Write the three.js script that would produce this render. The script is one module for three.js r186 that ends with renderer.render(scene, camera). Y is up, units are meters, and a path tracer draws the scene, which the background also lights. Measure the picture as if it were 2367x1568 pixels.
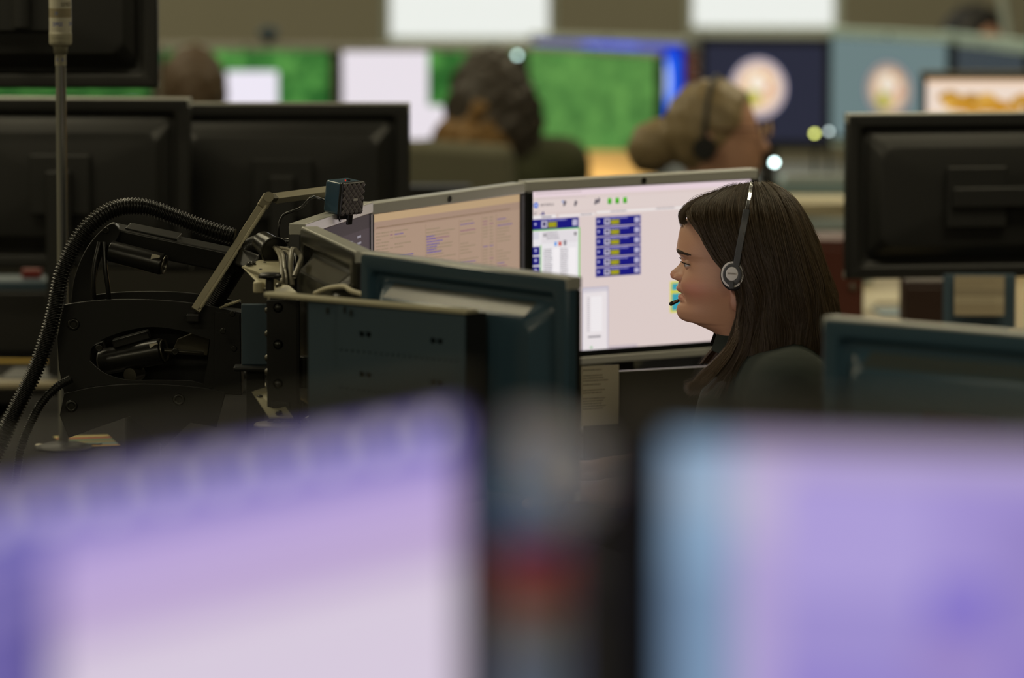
import * as THREE from 'three';
import { RoundedBoxGeometry } from 'three/addons/geometries/RoundedBoxGeometry.js';
import { mergeGeometries, mergeVertices, toCreasedNormals } from 'three/addons/utils/BufferGeometryUtils.js';
import { RectAreaLightUniformsLib } from 'three/addons/lights/RectAreaLightUniformsLib.js';

// ───────────────────────── camera, sky, exposure ─────────────────────────
const FW = 2367, FH = 1568, FOCAL = 13000, YH = -680, EYE = 2.07;
const PITCH = Math.atan((FH / 2 - YH) / FOCAL);
const scene = new THREE.Scene();
const camera = new THREE.PerspectiveCamera(2 * Math.atan(FH / 2 / FOCAL) * 180 / Math.PI, FW / FH, 0.1, 120);
camera.position.set(0, EYE, 0);
camera.rotation.x = -PITCH;
camera.focus = 9.33;
camera.userData.fStop = 2.6;
scene.background = new THREE.Color().setRGB(1.36, 1.34, 1.31);       // bright overcast sky beyond the windows
const renderer = new THREE.WebGLRenderer({ antialias: true });
renderer.toneMapping = THREE.LinearToneMapping;
renderer.toneMappingExposure = 1.0;
renderer.shadowMap.enabled = true;
RectAreaLightUniformsLib.init();

const CEIL = 2.9;
const PANEL_LIGHT = 7.5;                                             // ceiling panels: radiance of the light under each
const PANEL_TINT = new THREE.Color().setRGB(1.0, 0.89, 0.60);

// ───────────────────────── helpers ─────────────────────────
const V = (x, y, z) => new THREE.Vector3(x, y, z);
const R = (d) => d * Math.PI / 180;
let seed = 7;
const rnd = () => { seed = (seed * 1664525 + 1013904223) >>> 0; return seed / 4294967296; };
const rr = (a, b) => a + (b - a) * rnd();
// the world point at horizontal distance zd that lies on the line of sight through a spot of the photograph
function on(px, py, zd) {
  const a = (px - FW / 2) / FOCAL, b = (FH / 2 - py) / FOCAL;
  const dy = -Math.sin(PITCH) + b * Math.cos(PITCH), dz = -Math.cos(PITCH) - b * Math.sin(PITCH);
  const t = zd / -dz;
  return V(a * t, EYE + dy * t, -zd);
}
const used = {};
function numbered(name) { const n = used[name] = (used[name] ?? -1) + 1; return n ? name + '_' + String(n).padStart(3, '0') : name; }
function thing(name, label, category, p = V(0, 0, 0), turn = 0, group) {
  const o = new THREE.Group(); o.name = numbered(name); o.position.copy(p); o.rotation.y = turn;
  o.userData = { label, category }; if (group) o.userData.group = group;
  scene.add(o); return o;
}
function shade(m) { m.castShadow = m.receiveShadow = true; return m; }
function flat(gs) {                                                  // one geometry out of many
  gs = (Array.isArray(gs) ? gs : [gs]).map((g) => {
    const n = g.index ? g.toNonIndexed() : g;
    const o = new THREE.BufferGeometry();
    o.setAttribute('position', n.attributes.position);
    if (!n.attributes.normal) n.computeVertexNormals();
    o.setAttribute('normal', n.attributes.normal);
    o.setAttribute('uv', n.attributes.uv ?? new THREE.BufferAttribute(new Float32Array(n.attributes.position.count * 2), 2));
    return o;
  });
  return gs.length > 1 ? mergeGeometries(gs) : gs[0];
}
function part(parent, name, geo, mat) { const m = shade(new THREE.Mesh(flat(geo), mat)); m.name = name; parent.add(m); return m; }
function raw(parent, name, geo, mat) { const m = shade(new THREE.Mesh(geo, mat)); m.name = name; parent.add(m); return m; }
function one(name, label, category, geo, mat, p, turn = 0, group) {  // a thing that is a single mesh
  const m = shade(new THREE.Mesh(flat(geo), mat)); m.name = numbered(name); if (p) m.position.copy(p); m.rotation.y = turn;
  m.userData = { label, category }; if (group) m.userData.group = group; scene.add(m); return m;
}
function struct(name, geo, mat) { const m = shade(new THREE.Mesh(flat(geo), mat)); m.name = name; m.userData = { kind: 'structure' }; scene.add(m); return m; }
const bx = (w, h, d, x = 0, y = 0, z = 0, rx = 0, ry = 0, rz = 0) => {
  const g = new THREE.BoxGeometry(w, h, d); if (rx) g.rotateX(rx); if (ry) g.rotateY(ry); if (rz) g.rotateZ(rz); return g.translate(x, y, z);
};
const rb = (w, h, d, r, x = 0, y = 0, z = 0, rx = 0, ry = 0, rz = 0) => {
  const g = new RoundedBoxGeometry(w, h, d, 2, Math.min(r, w / 2.01, h / 2.01, d / 2.01)); if (rx) g.rotateX(rx); if (ry) g.rotateY(ry); if (rz) g.rotateZ(rz); return g.translate(x, y, z);
};
function cyl(a, b, r0, r1 = r0, n = 20) {
  const d = b.clone().sub(a), g = new THREE.CylinderGeometry(r1, r0, d.length(), n);
  g.applyQuaternion(new THREE.Quaternion().setFromUnitVectors(V(0, 1, 0), d.clone().normalize()));
  return g.translate((a.x + b.x) / 2, (a.y + b.y) / 2, (a.z + b.z) / 2);
}
function bar(a, b, w, h, r = 0.001) {                                // rounded bar from a to b; w across the view, h in depth
  const d = b.clone().sub(a), g = new RoundedBoxGeometry(w, d.length(), h, 2, r);
  g.applyQuaternion(new THREE.Quaternion().setFromUnitVectors(V(0, 1, 0), d.clone().normalize()));
  return g.translate((a.x + b.x) / 2, (a.y + b.y) / 2, (a.z + b.z) / 2);
}
const tube = (pts, r, seg = 24, n = 8) => new THREE.TubeGeometry(new THREE.CatmullRomCurve3(pts), seg, r, n);
const ball = (r, x, y, z, sx = 1, sy = 1, sz = 1, n = 16) => new THREE.SphereGeometry(r, n, Math.round(n * 0.7)).scale(sx, sy, sz).translate(x, y, z);
function lathe(pts, n = 28) { return new THREE.LatheGeometry(pts.map(([x, y]) => new THREE.Vector2(x, y)), n); }
function slab(shape, thick, bevel = 0.0012) {
  return new THREE.ExtrudeGeometry(shape, { depth: thick - 2 * bevel, bevelEnabled: bevel > 0, bevelThickness: bevel, bevelSize: bevel, bevelSegments: 2, curveSegments: 12 }).translate(0, 0, -thick / 2 + bevel);
}
// a plate standing upright at distance zd whose outline is given by spots of the photograph
function plate(pts, zd, thick, holes = [], smooth = true) {
  const v2 = (l) => l.map(([x, y]) => { const p = on(x, y, zd); return new THREE.Vector2(p.x, p.y); });
  const path = (l, P) => { const s = new P(); const q = v2(l); s.moveTo(q[0].x, q[0].y); for (const p of q.slice(1)) s.lineTo(p.x, p.y); s.closePath(); return s; };
  const s = path(pts, THREE.Shape); for (const h of holes) s.holes.push(path(h, THREE.Path));
  return slab(s, thick).translate(0, 0, -zd);
}
const curve2 = (pts, n = 40) => new THREE.CatmullRomCurve3(pts.map(([x, y]) => V(x, y, 0))).getPoints(n).map((p) => [p.x, p.y]);
const rel = (t, ...gs) => gs.flat().map((g) => g.translate(-t.position.x, -t.position.y, -t.position.z));
function hose(pts, r, pitch = 0.005, depth = 0.12, n = 14) {         // corrugated hose
  const c = new THREE.CatmullRomCurve3(pts), len = c.getLength(), seg = Math.round(len / pitch) * 6, fr = c.computeFrenetFrames(seg), pos = [], idx = [];
  for (let i = 0; i <= seg; i++) {
    const p = c.getPointAt(i / seg), w = Math.cos(i / 6 * 2 * Math.PI), k = r * (1 + depth * (w > 0 ? w : w * 0.9));
    for (let j = 0; j < n; j++) {
      const a = j / n * 2 * Math.PI;
      pos.push(p.x + k * (Math.cos(a) * fr.normals[i].x + Math.sin(a) * fr.binormals[i].x), p.y + k * (Math.cos(a) * fr.normals[i].y + Math.sin(a) * fr.binormals[i].y), p.z + k * (Math.cos(a) * fr.normals[i].z + Math.sin(a) * fr.binormals[i].z));
      if (i < seg) { const q = i * n + j, s = i * n + (j + 1) % n; idx.push(q, s, q + n, s, s + n, q + n); }
    }
  }
  const g = new THREE.BufferGeometry(); g.setAttribute('position', new THREE.Float32BufferAttribute(pos, 3)); g.setIndex(idx); g.computeVertexNormals(); return g;
}
// smooth surface of a distance field (surface nets)
function field(f, lo, hi, cell) {
  const n = [0, 1, 2].map((k) => Math.ceil((hi[k] - lo[k]) / cell) + 1), [nx, ny, nz] = n, val = new Float32Array(nx * ny * nz), at = (i, j, k) => i + nx * (j + ny * k);
  for (let k = 0; k < nz; k++) for (let j = 0; j < ny; j++) for (let i = 0; i < nx; i++) val[at(i, j, k)] = f(lo[0] + i * cell, lo[1] + j * cell, lo[2] + k * cell);
  const id = new Int32Array(nx * ny * nz).fill(-1), pos = [], idx = [];
  const E = [[0, 1], [0, 2], [0, 4], [1, 3], [1, 5], [2, 3], [2, 6], [3, 7], [4, 5], [4, 6], [5, 7], [6, 7]];
  for (let k = 0; k < nz - 1; k++) for (let j = 0; j < ny - 1; j++) for (let i = 0; i < nx - 1; i++) {
    const c = []; let neg = 0;
    for (let q = 0; q < 8; q++) { c[q] = val[at(i + (q & 1), j + (q >> 1 & 1), k + (q >> 2))]; if (c[q] < 0) neg++; }
    if (neg === 0 || neg === 8) continue;
    let x = 0, y = 0, z = 0, m = 0;
    for (const [a, b] of E) if (c[a] < 0 !== c[b] < 0) { const t = c[a] / (c[a] - c[b]); x += (a & 1) + t * ((b & 1) - (a & 1)); y += (a >> 1 & 1) + t * ((b >> 1 & 1) - (a >> 1 & 1)); z += (a >> 2) + t * ((b >> 2) - (a >> 2)); m++; }
    id[at(i, j, k)] = pos.length / 3; pos.push(lo[0] + (i + x / m) * cell, lo[1] + (j + y / m) * cell, lo[2] + (k + z / m) * cell);
  }
  const quad = (a, b, c, d, flip) => { if (a < 0 || b < 0 || c < 0 || d < 0) return; flip ? idx.push(a, c, b, a, d, c) : idx.push(a, b, c, a, c, d); };
  for (let k = 1; k < nz - 1; k++) for (let j = 1; j < ny - 1; j++) for (let i = 1; i < nx - 1; i++) {
    const s = val[at(i, j, k)] < 0;
    if (s !== val[at(i + 1, j, k)] < 0) quad(id[at(i, j - 1, k - 1)], id[at(i, j, k - 1)], id[at(i, j, k)], id[at(i, j - 1, k)], !s);
    if (s !== val[at(i, j + 1, k)] < 0) quad(id[at(i - 1, j, k - 1)], id[at(i - 1, j, k)], id[at(i, j, k)], id[at(i, j, k - 1)], !s);
    if (s !== val[at(i, j, k + 1)] < 0) quad(id[at(i - 1, j - 1, k)], id[at(i, j - 1, k)], id[at(i, j, k)], id[at(i - 1, j, k)], !s);
  }
  const g = new THREE.BufferGeometry(); g.setAttribute('position', new THREE.Float32BufferAttribute(pos, 3)); g.setIndex(idx); g.computeVertexNormals(); return g;
}
const smin = (a, b, k) => { const h = Math.max(k - Math.abs(a - b), 0) / k; return Math.min(a, b) - h * h * k / 4; };
const capsule = (ax, ay, az, bx_, by, bz, ra, rb_) => {               // tapered capsule
  const dx = bx_ - ax, dy = by - ay, dz = bz - az, l2 = dx * dx + dy * dy + dz * dz || 1e-9;
  return (x, y, z) => { const t = Math.min(1, Math.max(0, ((x - ax) * dx + (y - ay) * dy + (z - az) * dz) / l2)); return Math.hypot(x - ax - t * dx, y - ay - t * dy, z - az - t * dz) - (ra + t * (rb_ - ra)); };
};
const ell = (cx, cy, cz, a, b, c) => (x, y, z) => { const k = Math.hypot((x - cx) / a, (y - cy) / b, (z - cz) / c); return (k - 1) * Math.min(a, b, c); };
const blend = (list, k) => (x, y, z) => { let d = list[0](x, y, z); for (let i = 1; i < list.length; i++) d = smin(d, list[i](x, y, z), k); return d; };
const interp = (tab) => (x) => {                                      // monotone-ish cubic through [x, y] pairs
  const n = tab.length; if (x <= tab[0][0]) return tab[0][1]; if (x >= tab[n - 1][0]) return tab[n - 1][1];
  let i = 0; while (x > tab[i + 1][0]) i++;
  const [x0, y0] = tab[i], [x1, y1] = tab[i + 1], h = x1 - x0, d = (y1 - y0) / h;
  const slope = (j) => { if (j <= 0 || j >= n - 1) return j <= 0 ? (tab[1][1] - tab[0][1]) / (tab[1][0] - tab[0][0]) : (tab[n - 1][1] - tab[n - 2][1]) / (tab[n - 1][0] - tab[n - 2][0]); const a = (tab[j][1] - tab[j - 1][1]) / (tab[j][0] - tab[j - 1][0]), b = (tab[j + 1][1] - tab[j][1]) / (tab[j + 1][0] - tab[j][0]); return a * b <= 0 ? 0 : 2 * a * b / (a + b); };
  const t = (x - x0) / h, m0 = slope(i) * h, m1 = slope(i + 1) * h;
  return y0 * (2 * t ** 3 - 3 * t * t + 1) + m0 * (t ** 3 - 2 * t * t + t) + y1 * (-2 * t ** 3 + 3 * t * t) + m1 * (t ** 3 - t * t);
};

// ───────────────────────── textures ─────────────────────────
function canvas(w, h, draw) {
  const c = document.createElement('canvas'); c.width = w; c.height = h; draw(c.getContext('2d'), w, h);
  const t = new THREE.CanvasTexture(c); t.colorSpace = THREE.SRGBColorSpace; t.magFilter = THREE.LinearFilter; return t;
}
function noiseMap(n, lo, hi, scale, rep) {                            // grey grain for roughness and colour
  const d = new Uint8Array(n * n * 4); const g = [];
  for (let o = 0; o < 3; o++) { const m = Math.max(2, Math.round(n / (scale / 2 ** o))); g.push([m, Array.from({ length: m * m }, rnd)]); }
  for (let y = 0; y < n; y++) for (let x = 0; x < n; x++) {
    let v = 0, a = 0.55;
    for (const [m, t] of g) { const u = x / n * m, w = y / n * m, i = Math.floor(u), j = Math.floor(w), fu = u - i, fw = w - j, q = (p, r) => t[(p % m) + (r % m) * m]; v += a * ((q(i, j) * (1 - fu) + q(i + 1, j) * fu) * (1 - fw) + (q(i, j + 1) * (1 - fu) + q(i + 1, j + 1) * fu) * fw); a *= 0.55; }
    const k = Math.round(255 * (lo + (hi - lo) * Math.min(1, v))), p = (y * n + x) * 4; d[p] = d[p + 1] = d[p + 2] = k; d[p + 3] = 255;
  }
  const t = new THREE.DataTexture(d, n, n); t.magFilter = THREE.LinearFilter; t.wrapS = t.wrapT = THREE.RepeatWrapping; t.repeat.set(rep, rep); t.needsUpdate = true; return t;
}
const grainTex = noiseMap(256, 0.6, 1.0, 12, 1);
const lin = (r, g, b) => new THREE.Color().setRGB(r, g, b);
const mat = (r, g, b, rough = 0.6, extra = {}) => new THREE.MeshPhysicalMaterial({ color: lin(r, g, b), roughness: rough, side: THREE.DoubleSide, ...extra });
const M = {
  slate: mat(0.038, 0.078, 0.115, 0.24),            // dark plastic of the near monitors, bluish light put into its colour
  charcoal: mat(0.013, 0.013, 0.0125, 0.45),          // plain black plastic
  warmLitPlastic: mat(0.075, 0.068, 0.040, 0.26),  // housing plastic for the vent ribs, warm light put into its colour
  darkPlastic: mat(0.024, 0.024, 0.019, 0.22),
  bezelBlack: mat(0.008, 0.009, 0.010, 0.35),
  silver: mat(0.50, 0.50, 0.46, 0.34, { metalness: 0.25 }),
  steelBlack: mat(0.010, 0.010, 0.0095, 0.38),
  hose: mat(0.012, 0.012, 0.011, 0.28),
  beige: mat(0.44, 0.41, 0.28, 0.45, { metalness: 0.1 }),
  mountBlue: mat(0.048, 0.082, 0.112, 0.5),  // mount metal with the same bluish light put into its colour
  champagne: mat(0.34, 0.31, 0.22, 0.34, { metalness: 0.45 }),
  champagneDark: mat(0.09, 0.08, 0.055, 0.4, { metalness: 0.3 }),
  chrome: mat(0.62, 0.64, 0.68, 0.2, { metalness: 1 }),
  bolt: mat(0.20, 0.19, 0.16, 0.3, { metalness: 0.9 }),
  boltDark: mat(0.05, 0.05, 0.045, 0.3, { metalness: 0.7 }),
  cableGrey: mat(0.30, 0.28, 0.22, 0.26),
  cableBlack: mat(0.012, 0.012, 0.012, 0.3),
  cream: mat(0.55, 0.50, 0.34, 0.5),
  rubber: mat(0.012, 0.012, 0.012, 0.7),
  wallPaint: mat(0.255, 0.240, 0.180, 0.85, { roughnessMap: grainTex }),
  ceilingPaint: mat(0.42, 0.40, 0.33, 0.9),
  carpet: mat(0.05, 0.047, 0.042, 0.95, { map: grainTex }),
  deskDark: mat(0.012, 0.0115, 0.011, 0.9, { specularIntensity: 0.25 }),
  deskLight: mat(0.34, 0.29, 0.19, 0.45),
  deskWood: mat(0.50, 0.34, 0.15, 0.45),
  paper: mat(0.62, 0.58, 0.46, 0.8),
  whiteFrame: mat(0.55, 0.62, 0.58, 0.5),
  concrete: mat(0.66, 0.67, 0.66, 0.9),
  redWood: mat(0.085, 0.018, 0.010, 0.5),
  chairFabric: mat(0.12, 0.115, 0.075, 0.9, { sheen: 0.3, sheenRoughness: 0.6 }),
  chairBlack: mat(0.02, 0.02, 0.02, 0.6),
};
const glow = (tex, k = 1) => new THREE.MeshPhysicalMaterial({ color: 0x050505, roughness: 0.6, specularIntensity: 0.25, emissive: 0xffffff, emissiveMap: tex, emissiveIntensity: k });

// ───────────────────────── room ─────────────────────────
const FAR = 17.0, X0 = -6, X1 = 6, ZB = 3.2, DESK = 0.75;
struct('floor', bx(X1 - X0 + 0.4, 0.2, FAR + ZB + 0.4, 0, -0.1, (ZB - FAR) / 2), M.carpet);
struct('ceiling', bx(X1 - X0 + 0.4, 0.2, FAR + ZB + 0.4, 0, CEIL + 0.1, (ZB - FAR) / 2), M.ceilingPaint);
struct('wall_left', bx(0.2, CEIL, FAR + ZB, X0 - 0.1, CEIL / 2, (ZB - FAR) / 2), M.wallPaint);
struct('wall_right', bx(0.2, CEIL, FAR + ZB, X1 + 0.1, CEIL / 2, (ZB - FAR) / 2), M.wallPaint);
struct('wall_front', bx(X1 - X0 + 0.4, CEIL, 0.2, 0, CEIL / 2, ZB + 0.1), M.wallPaint);
{ // far wall with two real window openings
  const wins = [[on(884, 107, FAR), on(1284, 107, FAR)], [on(1586, 82, FAR), on(1948, 82, FAR)]];
  const top = 2.3, gs = []; let x = X0 - 0.2;
  for (const [a, b] of wins) {
    gs.push(bx(a.x - x, CEIL, 0.2, (a.x + x) / 2, CEIL / 2, -FAR - 0.1));
    gs.push(bx(b.x - a.x, a.y, 0.2, (a.x + b.x) / 2, a.y / 2, -FAR - 0.1));
    gs.push(bx(b.x - a.x, CEIL - top, 0.2, (a.x + b.x) / 2, (CEIL + top) / 2, -FAR - 0.1));
    x = b.x;
  }
  gs.push(bx(X1 + 0.2 - x, CEIL, 0.2, (X1 + 0.2 + x) / 2, CEIL / 2, -FAR - 0.1));
  struct('wall_back', gs, M.wallPaint);
  const glass = new THREE.MeshPhysicalMaterial({ color: lin(0.985, 1, 0.99), transmission: 1, thickness: 0, roughness: 0, ior: 1.45 });
  wins.forEach(([a, b], i) => {
    const w = b.x - a.x, h = top - a.y, cx = (a.x + b.x) / 2, cy = (a.y + top) / 2, t = 0.022;
    const g = new THREE.Group(); g.name = 'window_' + (i + 1); g.userData = { kind: 'structure' }; g.position.set(cx, a.y, -FAR - 0.1); scene.add(g);
    part(g, 'window_frame', [bx(t, h, 0.1, -w / 2 + t / 2, h / 2), bx(t, h, 0.1, w / 2 - t / 2, h / 2), bx(w - 2 * t, t, 0.1, 0, t / 2), bx(w - 2 * t, t, 0.1, 0, h - t / 2)], M.whiteFrame);
    part(g, 'pane', bx(w - 2 * t, h - 2 * t, 0.004, 0, h / 2, -0.02), glass);
  });
  struct('ground', bx(80, 0.2, 60, 0, -0.35, -FAR - 31), M.concrete);
}
// ceiling light panels; the row above the camera is added to light camera-facing fronts
{
  const em = new THREE.MeshStandardMaterial({ color: 0x888888, emissive: PANEL_TINT, emissiveIntensity: 2.5, roughness: 0.6 });
  for (const z of [-1.2, -5.6, -9.9, -12.9, -15.3]) for (const [n, x] of [-4.2, -1.5, 1.4].map((v) => v - (z === -15.3 ? 0.4 : 0)).entries()) {
    const where = { '-1.2': 'added above the camera', '-5.6': 'between camera and slate monitors', '-9.9': 'over the headset worker station', '-12.9': 'over the second row of desks', '-15.3': 'along the window wall' }[z], side = ['left', 'middle', 'right'][n];
    const o = thing('ceiling_light', `warm ceiling light panel ${where}, ${side} one of its row`, 'ceiling light', V(x, CEIL - 0.05, z), 0, 'ceiling light panels');
    part(o, 'frame', [bx(1.24, 0.05, 0.02, 0, 0.025, 0.31), bx(1.24, 0.05, 0.02, 0, 0.025, -0.31), bx(0.02, 0.05, 0.6, 0.61, 0.025), bx(0.02, 0.05, 0.6, -0.61, 0.025)], M.whiteFrame);
    part(o, 'diffuser', bx(1.2, 0.012, 0.6, 0, 0.03), em);
    const l = new THREE.RectAreaLight(PANEL_TINT, PANEL_LIGHT, 1.2, 0.6); l.position.set(x, CEIL - 0.055, z); l.rotation.x = -Math.PI / 2; scene.add(l);
  }
}

// ───────────────────────── monitors ─────────────────────────
function loop(w, h, r, z, n = 7) {
  const p = []; for (let c = 0; c < 4; c++) { const cx = (c === 0 || c === 3 ? 1 : -1) * (w / 2 - r), cy = (c < 2 ? 1 : -1) * (h / 2 - r); for (let i = 0; i <= n; i++) { const a = (c + i / n) * Math.PI / 2; p.push([cx + r * Math.cos(a), cy + r * Math.sin(a), z]); } }
  return p;
}
function loft(loops, cap = true) {
  const pos = [], n = loops[0].length, idx = [];
  for (const l of loops) for (const p of l) pos.push(...p);
  for (let k = 0; k < loops.length - 1; k++) for (let i = 0; i < n; i++) { const a = k * n + i, b = k * n + (i + 1) % n; idx.push(a, b, a + n, b, b + n, a + n); }
  if (cap) { const c = pos.length / 3, k = (loops.length - 1) * n; pos.push(0, 0, loops[loops.length - 1][0][2]); for (let i = 0; i < n; i++) idx.push(k + i, k + (i + 1) % n, c); }
  const g = new THREE.BufferGeometry(); g.setAttribute('position', new THREE.Float32BufferAttribute(pos, 3)); g.setIndex(idx);
  return toCreasedNormals(g.toNonIndexed(), 0.5);
}
const darkTex = canvas(8, 8, (c, w, h) => { c.fillStyle = '#0b0c0d'; c.fillRect(0, 0, w, h); });
// e: which end of the top edge (−1 or +1 along the screen's own width) sits at spot px, py and distance zd
function monitor({ px, py, zd, e = -1, yaw = 0, label, w = 0.506, h = 0.337, tex, level = 1, shell = M.charcoal, top = M.silver, side = 0.015, topH = 0.019, bottomH = 0.026, desk = DESK, ribs = false, group, badge = true, light = 0, stand = true, standX = 0 }) {
  const T = on(px, py, zd), a = R(yaw), cx = T.x - e * w / 2 * Math.cos(a), cz = T.z + e * w / 2 * Math.sin(a);
  const o = thing('computer_monitor', label, 'monitor', V(cx, desk, cz), a, group), y = T.y - desk - h / 2;
  const up = (g) => g.translate(0, y, 0);
  const B = (k, z, r) => loop(w - 2 * k, h - 2 * k, r, z);
  part(o, 'housing', [
    up(loft([B(0.001, -0.004, 0.006), B(0, -0.010, 0.006), B(0, -0.022, 0.006), B(0.004, -0.027, 0.006), B(0.022, -0.029, 0.010), B(0.026, -0.027, 0.012), B(0.030, -0.018, 0.014), B(0.034, -0.0155, 0.016), B(0.038, -0.0158, 0.018), B(0.042, -0.0185, 0.020), B(0.063, -0.0435, 0.026), B(0.065, -0.0455, 0.026), B(0.070, -0.0465, 0.026)])),
    up(loft([B(0.001, -0.004, 0.006), B(0.003, -0.003, 0.006)])),
  ], shell);
  part(o, 'bezel_top', up(rb(w + 0.0006, topH, 0.028, 0.002, 0, h / 2 - topH / 2 + 0.0006, -0.011)), top);
  part(o, 'bezel_bottom', up(rb(w, bottomH * 0.55, 0.012, 0.002, 0, -h / 2 + bottomH * 0.275, -0.003)), top);
  part(o, 'bezel_lower_strip', up(bx(w - 0.002, bottomH * 0.45, 0.010, 0, -h / 2 + bottomH * 0.775, -0.003)), M.bezelBlack);
  for (const s of [-1, 1]) part(o, 'bezel_side', up(rb(side, h - topH - bottomH, 0.011, 0.002, s * (w / 2 - side / 2), (bottomH - topH) / 2, -0.003)), M.bezelBlack);
  const sw = w - 2 * side, sh = h - topH - bottomH;
  part(o, 'screen', up(new THREE.PlaneGeometry(sw, sh).translate(0, (bottomH - topH) / 2, 0.0005)), glow(tex ?? darkTex, level));
  if (badge) part(o, 'badge', up(new THREE.CylinderGeometry(0.0055, 0.0055, 0.002, 20).rotateX(Math.PI / 2).translate(0, h / 2 - topH / 2, 0.0035)), M.boltDark);
  if (ribs) {                                                        // fine vent ribs on the sloping shoulder of the back
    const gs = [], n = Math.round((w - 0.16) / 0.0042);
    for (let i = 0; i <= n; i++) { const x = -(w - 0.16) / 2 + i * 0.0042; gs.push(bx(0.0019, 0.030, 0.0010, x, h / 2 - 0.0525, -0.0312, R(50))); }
    const m = part(o, 'vent_ribs', gs.map(up), M.warmLitPlastic); m.userData.kind = 'stuff';
  }
  if (stand) part(o, 'mount_plate', up(rb(0.12, 0.12, 0.014, 0.004, 0, 0, -0.058)), M.charcoal);
  if (stand === 'hung') {
    part(o, 'ceiling_pole', cyl(V(0, y - 0.05, -0.078), V(0, CEIL - desk, -0.078), 0.018), M.charcoal);
    part(o, 'ceiling_plate', rb(0.14, 0.012, 0.14, 0.004, 0, CEIL - desk - 0.006, -0.078), M.charcoal);
  } else if (stand) {
    const py_ = y - 0.03;
    part(o, 'stand_neck', rb(0.05, py_ + 0.06, 0.03, 0.006, standX, py_ / 2 + 0.03, -0.074), M.charcoal);
    part(o, 'stand_base', rb(0.22, 0.014, 0.19, 0.006, standX, 0.008, -0.075), M.charcoal);
    if (standX) part(o, 'cross_arm', rb(Math.abs(standX) + 0.1, 0.04, 0.02, 0.004, standX / 2, y, -0.066), M.charcoal);
  }
  if (light) { const l = new THREE.RectAreaLight(lin(1, 0.86, 0.84), light, sw, sh); l.position.set(cx + 0.004 * Math.sin(a), desk + y, cz + 0.004 * Math.cos(a)); l.rotation.y = a + Math.PI; scene.add(l); }
  o.userData.panelY = y;
  return o;
}
const px = (c, col, x, y, w, h) => { c.fillStyle = col; c.fillRect(x, y, w, h); };
function scribble(c, col, x, y, w, lines, gap, lw = 3, ragged = 0.5) { c.fillStyle = col; for (let i = 0; i < lines; i++) { let q = x; const end = x + w * (1 - ragged * rnd()); while (q < end) { const k = rr(4, 12); c.fillRect(q, y + i * gap, Math.min(k, end - q), lw); q += k + 3; } } }

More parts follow.
